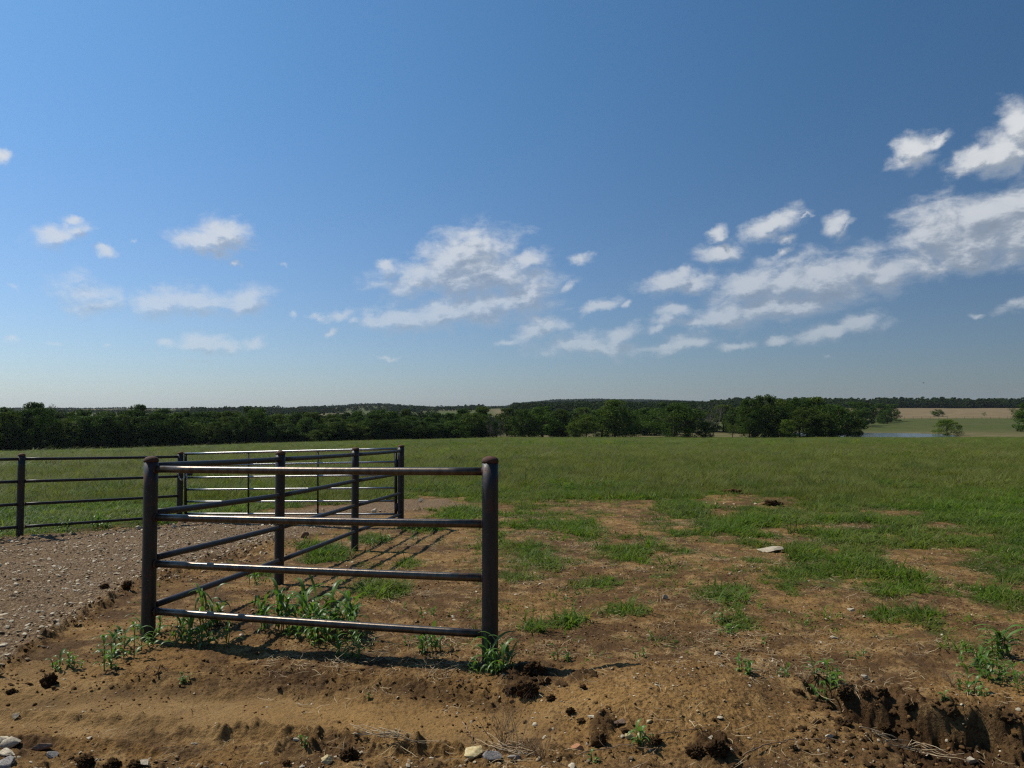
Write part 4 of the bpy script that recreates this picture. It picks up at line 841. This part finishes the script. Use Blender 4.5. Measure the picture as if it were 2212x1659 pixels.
# ------------------------------------------------------------------ sky
SUN_EL = 51.0; SUN_AZ = math.atan2(-.906, .423)            # measured from +Y toward +X
wd = bpy.data.worlds.new('World'); bpy.context.scene.world = wd; wd.use_nodes = True
nt = wd.node_tree; nt.nodes.clear(); b = N(nt)
CL = [ # q x, q y, radius x, radius y, tilt (deg, + = rises to the right), bias (lower = fainter)
 (125, 508, 62, 24, 18, 0), (150, 476, 28, 13, -5, -.1), (165, 500, 30, 16, 0, -.1), (230, 543, 24, 15, 0, -.05), (455, 525, 78, 28, 0, .1), (478, 505, 62, 34, -8, .1), (505, 568, 20, 10, 0, -.25), (290, 520, 16, 10, 0, -.4),
 (30, 618, 16, 20, 40, -.2), (190, 628, 85, 36, -15, -.12), (215, 660, 80, 26, 0, -.1), (345, 655, 68, 30, 8, .1), (430, 652, 85, 26, 0, .05), (525, 652, 62, 30, 22, .08), (35, 738, 24, 12, 0, -.12), (118, 740, 24, 10, 0, -.35), (225, 738, 14, 6, 0, -.35),
 (440, 735, 62, 20, 0, -.02), (480, 748, 50, 18, 0, -.05), (366, 740, 22, 13, 0, -.15), (542, 742, 32, 16, 15, -.02), (400, 782, 90, 8, 0, -.42), (610, 562, 18, 9, 0, -.35),
 (835, 575, 26, 13, -15, -.2), (1010, 565, 100, 54, 12, .3), (1035, 535, 60, 34, -10, .2), (960, 605, 135, 36, 4, .25), (1060, 600, 120, 44, 0, .25), (1140, 570, 45, 28, 30, -.02), (905, 612, 70, 18, 12, .05),
 (1130, 640, 75, 34, 18, .1), (960, 678, 150, 32, 6, .15), (1060, 660, 130, 40, 5, .2), (860, 680, 80, 18, 15, .05), (800, 690, 40, 14, 15, -.02), (1230, 615, 40, 16, 30, -.3), (1165, 690, 60, 20, 15, -.12),
 (730, 680, 40, 12, 12, 0), (685, 682, 22, 9, 12, -.1), (766, 692, 16, 10, 30, -.1), (633, 682, 16, 10, 0, -.2), (716, 720, 17, 10, 0, -.08), (835, 770, 34, 7, 0, -.2), (1255, 558, 34, 16, -10, -.22),
 (1160, 712, 62, 20, 15, .0), (1190, 698, 30, 20, 40, -.02), (1100, 735, 60, 16, 5, -.28), (1265, 738, 95, 24, 0, -.1), (1340, 728, 56, 20, 20, .0), (1300, 755, 120, 20, 0, -.06), (1230, 745, 110, 22, 0, -.04), (1296, 661, 40, 14, 18, .05), (1353, 655, 12, 10, 0, -.2),
 (1440, 615, 66, 22, 6, .03), (1500, 605, 60, 24, 10, .05), (1470, 596, 30, 16, 30, .0), (1552, 548, 50, 24, 14, .08), (1548, 502, 24, 16, 15, -.02), (1665, 490, 66, 24, 22, .15), (1690, 478, 40, 24, 20, .12), (1700, 512, 32, 14, 0, -.1), (1692, 548, 34, 14, 20, -.12), (1735, 465, 24, 8, 0, -.35),
 (1806, 480, 34, 28, 50, -.05), (1825, 500, 40, 14, 40, -.35), (1610, 625, 90, 40, 22, .12), (1700, 618, 120, 48, 8, .22), (1800, 605, 140, 52, 8, .2), (1900, 594, 120, 44, 10, .06), (1680, 662, 180, 34, 4, .14), (1560, 690, 90, 26, 8, .05), (1500, 700, 50, 16, 0, -.02), (2020, 580, 90, 30, 5, -.08),
 (2090, 558, 75, 32, 5, .2), (2190, 560, 60, 30, 0, .05), (2025, 498, 78, 52, 10, .42), (2110, 500, 130, 50, 10, .5), (2195, 474, 80, 50, 20, .45), (2232, 440, 40, 36, 40, .3), (2230, 520, 90, 36, 0, .4),
 (2110, 345, 66, 24, 8, .14), (2170, 325, 62, 42, 35, .22), (2215, 285, 40, 60, 30, .25), (2205, 335, 44, 20, 0, .1), (1978, 330, 48, 34, 18, .08), (2020, 310, 36, 14, 30, -.05),
 (1850, 695, 62, 24, 12, -.08), (1800, 715, 100, 24, 5, -.05), (1700, 692, 26, 14, 20, -.12), (1680, 732, 34, 12, 18, -.12), (1455, 672, 46, 18, 10, -.02), (1440, 695, 50, 16, 5, -.1), (1420, 708, 40, 14, 8, -.1), (1475, 742, 90, 18, 8, -.1), (1580, 745, 50, 12, 8, -.18), (1790, 770, 40, 10, 0, -.4),
 (2200, 660, 45, 18, 12, .02), (2115, 680, 30, 10, 0, -.25), (-8, 340, 26, 18, 0, -.05)]
def azel(qx, qy): r = ray(qx, qy); return math.atan2(r[0], r[1]), math.atan2(r[2], math.hypot(r[0], r[1]))
def density_group(lst, k):
    g = bpy.data.node_groups.new('cloud_density_%d' % k, 'ShaderNodeTree')
    g.interface.new_socket('P', in_out='INPUT', socket_type='NodeSocketVector'); g.interface.new_socket('D', in_out='OUTPUT', socket_type='NodeSocketFloat')
    gb = N(g); gi = gb.a('NodeGroupInput'); go = gb.a('NodeGroupOutput'); P = gi.outputs[0]
    seq = lambda acc, v: gb.a('ShaderNodeVectorMath', {0: acc, 1: (1e-8, 1e-8, 1e-8), 2: v}, operation='MULTIPLY_ADD').outputs[0]   # keeps the shader evaluating one puff at a time
    wv = gb.a('ShaderNodeTexNoise', {'Scale': 30.0, 'Detail': 5.0, 'Roughness': .6}); gb.l.new(P, wv.inputs['Vector'])
    wo = gb.a('ShaderNodeVectorMath', {0: wv.outputs['Color'], 1: (.5, .5, .5)}, operation='SUBTRACT'); ws = gb.a('ShaderNodeVectorMath', {0: wo.outputs[0], 3: .036}, operation='SCALE')
    PW = gb.a('ShaderNodeVectorMath', {0: P, 1: ws.outputs[0]}, operation='ADD').outputs[0]
    acc = None
    for (qx, qy, rx, ry, tilt, bias) in lst:
        az, el = azel(qx, qy); a1, e1 = azel(qx + 10, qy); a2, e2 = azel(qx, qy - 10); kx = abs(a1 - az) / 10; ky = abs(e2 - el) / 10
        mp = gb.a('ShaderNodeMapping', vector_type='TEXTURE'); gb.l.new(PW if acc is None else seq(acc, PW), mp.inputs[0]); mp.inputs['Location'].default_value = (az, el, 0)
        mp.inputs['Rotation'].default_value = (0, 0, math.radians(tilt)); mp.inputs['Scale'].default_value = (rx * kx * 1.2, ry * ky * 1.28, 1000)
        ln = gb.a('ShaderNodeVectorMath', {0: mp.outputs[0]}, operation='LENGTH').outputs['Value']
        v = gb.m('SUBTRACT', 1 + min(bias * 1.1, bias * .7), ln)
        acc = v if acc is None else gb.m('SMOOTH_MAX', acc, v, .12)
    st = gb.a('ShaderNodeMapping'); gb.l.new(seq(acc, P), st.inputs[0]); st.inputs['Rotation'].default_value = (0, 0, math.radians(-16)); st.inputs['Scale'].default_value = (1, 1.9, 1)
    n1 = gb.noise(st.outputs[0], 24, 9, .62, .3)
    dd = gb.m('ADD', gb.m('MULTIPLY', gb.m('MINIMUM', acc, .9), 1.45), gb.m('MULTIPLY', gb.m('SUBTRACT', n1, .5), 2.5))
    gb.l.new(dd, go.inputs[0]); return g
# direction -> azimuth / elevation
D = b.a('ShaderNodeTexCoord').outputs['Generated']; sp = b.a('ShaderNodeSeparateXYZ', {0: D})
az = b.m('ARCTAN2', sp.outputs[0], sp.outputs[1]); hl = b.m('SQRT', b.m('ADD', b.m('MULTIPLY', sp.outputs[0], sp.outputs[0]), b.m('MULTIPLY', sp.outputs[1], sp.outputs[1])))
el = b.m('ARCTAN2', sp.outputs[2], hl); AE = b.a('ShaderNodeCombineXYZ', {0: az, 1: el, 2: 0.0}).outputs[0]
sky = b.a('ShaderNodeTexSky', sky_type='NISHITA', sun_disc=False); sky.sun_elevation = math.radians(SUN_EL); sky.sun_rotation = SUN_AZ % (2 * math.pi)
sky.altitude = 250; sky.air_density = 1.0; sky.dust_density = DUST; sky.ozone_density = OZONE
hz0 = b.ramp(el, HZ0, HZ1)
skc = b.mix(1.0, sky.outputs[0], b.mix(hz0, HMUL, SMUL), 'MULTIPLY')
_e = math.radians(SUN_EL); cs = b.a('ShaderNodeVectorMath', {0: D, 1: (math.sin(SUN_AZ) * math.cos(_e), math.cos(SUN_AZ) * math.cos(_e), math.sin(_e))}, operation='DOT_PRODUCT').outputs['Value']
kk = b.m('MAXIMUM', b.m('MULTIPLY_ADD', cs, KC, .75), .5); skc = b.mix(1.0, skc, b.a('ShaderNodeCombineColor', {0: kk, 1: kk, 2: kk}).outputs[0], 'MULTIPLY')   # hazy glow round the sun
plain = b.a('ShaderNodeBackground', {0: skc, 1: SKYS})
hz = b.ramp(el, 0.02, .36)
def clouds(lst, k):
    g = density_group(lst, k)
    def dens(vec): n = b.a('ShaderNodeGroup'); n.node_tree = g; b.l.new(vec, n.inputs[0]); return n.outputs[0]
    d0 = dens(AE)
    o0 = b.a('ShaderNodeVectorMath', {0: d0, 1: (1e-8, 1e-8, 1e-8), 2: AE}, operation='MULTIPLY_ADD').outputs[0]
    off = b.a('ShaderNodeVectorMath', {0: o0, 1: (-.008, .017, 0)}, operation='ADD').outputs[0]; d1 = dens(off)
    alpha = b.m('MULTIPLY', b.ramp(d0, -.22, 1.15), b.ramp(d0, -.2, 1.6, .72, 1.0))
    lit = b.ramp(b.m('SUBTRACT', d0, d1), -.5, .65)                 # brighter where the cloud thins out toward the sun
    thick = b.ramp(d0, .45, 1.5)
    shade = b.mix(lit, CDARK, CLIT)
    shade = b.mix(b.m('MULTIPLY', thick, b.m('SUBTRACT', 1.0, lit)), shade, tuple(c * .72 for c in CDARK))
    ccol = b.mix(b.m('MULTIPLY', alpha, b.m('ADD', .36, b.m('MULTIPLY', hz, .62))), skc, shade)
    return b.a('ShaderNodeBackground', {0: ccol, 1: SKYS})
edges = [-60, 330, 620, 940, 1240, 1480, 1700, 1930, 2330]
cur = plain
for k in range(len(edges) - 1):
    lo, hi = edges[k], edges[k + 1]
    lst = [c for c in CL if c[0] + c[2] * 2.3 + 14 > lo and c[0] - c[2] * 2.3 - 14 < hi]
    a_lo = math.atan((lo - CX) / F); a_hi = math.atan((hi - CX) / F)
    msk = b.m('MULTIPLY', b.m('MULTIPLY', b.m('GREATER_THAN', az, a_lo), b.m('LESS_THAN', az, a_hi)), b.m('MULTIPLY', b.m('GREATER_THAN', el, .02), b.m('LESS_THAN', el, .46)))
    ms = b.a('ShaderNodeMixShader', {0: msk}); b.l.new(cur.outputs[0], ms.inputs[1]); b.l.new(clouds(lst, k).outputs[0], ms.inputs[2]); cur = ms
wo_ = b.a('ShaderNodeOutputWorld'); b.l.new(cur.outputs[0], wo_.inputs[0])
wd.cycles.sampling_method = 'MANUAL'; wd.cycles.sample_map_resolution = 256
# sun
sd = bpy.data.lights.new('sun', 'SUN'); sd.energy = SUNE; sd.angle = math.radians(.5); sd.color = (1.0, .94, .84)
so = bpy.data.objects.new('sun', sd); C.objects.link(so)
e = math.radians(SUN_EL); dirv = Vector((math.sin(SUN_AZ) * math.cos(e), math.cos(SUN_AZ) * math.cos(e), math.sin(e)))
so.rotation_euler = dirv.to_track_quat('Z', 'Y').to_euler(); so.location = dirv * 50
# haze
if HAZE > 0:
    m, hb, out = new_mat('haze_air'); pvn = hb.a('ShaderNodeVolumePrincipled', {'Color': (.80, .88, 1, 1), 'Density': HAZE, 'Anisotropy': .3}); hb.l.new(pvn.outputs[0], out.inputs['Volume'])
    hx = MB(); hx.box((0, 4600, 0), 19600, 10400, 340); o = hx.build('haze', m, smooth=False); tag(o, kind='stuff'); o['label'] = 'thin bluish summer haze over the distant hills'; o['category'] = 'haze'
# camera
cd = bpy.data.cameras.new('camera'); cam = bpy.data.objects.new('camera', cd); C.objects.link(cam); cam.rotation_euler = (math.pi / 2 + PITCH, 0, 0)
cd.sensor_width = 36; cd.lens = 36 * F / 2212; cd.clip_start = .05; cd.clip_end = 30000
sc = bpy.context.scene; sc.camera = cam
vs = sc.view_settings; sc.display_settings.display_device = 'sRGB'; vs.view_transform = 'Standard'; vs.look = 'None'; vs.exposure = EXPO; vs.gamma = 1; vs.use_curve_mapping = False
cy = sc.cycles; sc.render.engine = 'CYCLES'; cy.max_bounces = 5; cy.diffuse_bounces = 3; cy.glossy_bounces = 2; cy.transmission_bounces = 3; cy.volume_bounces = 0; cy.transparent_max_bounces = 4
cy.use_denoising = False; cy.filter_width = 1.25; cy.sample_clamp_indirect = 3; cy.sample_clamp_direct = 5; cy.use_adaptive_sampling = True; cy.adaptive_threshold = .006
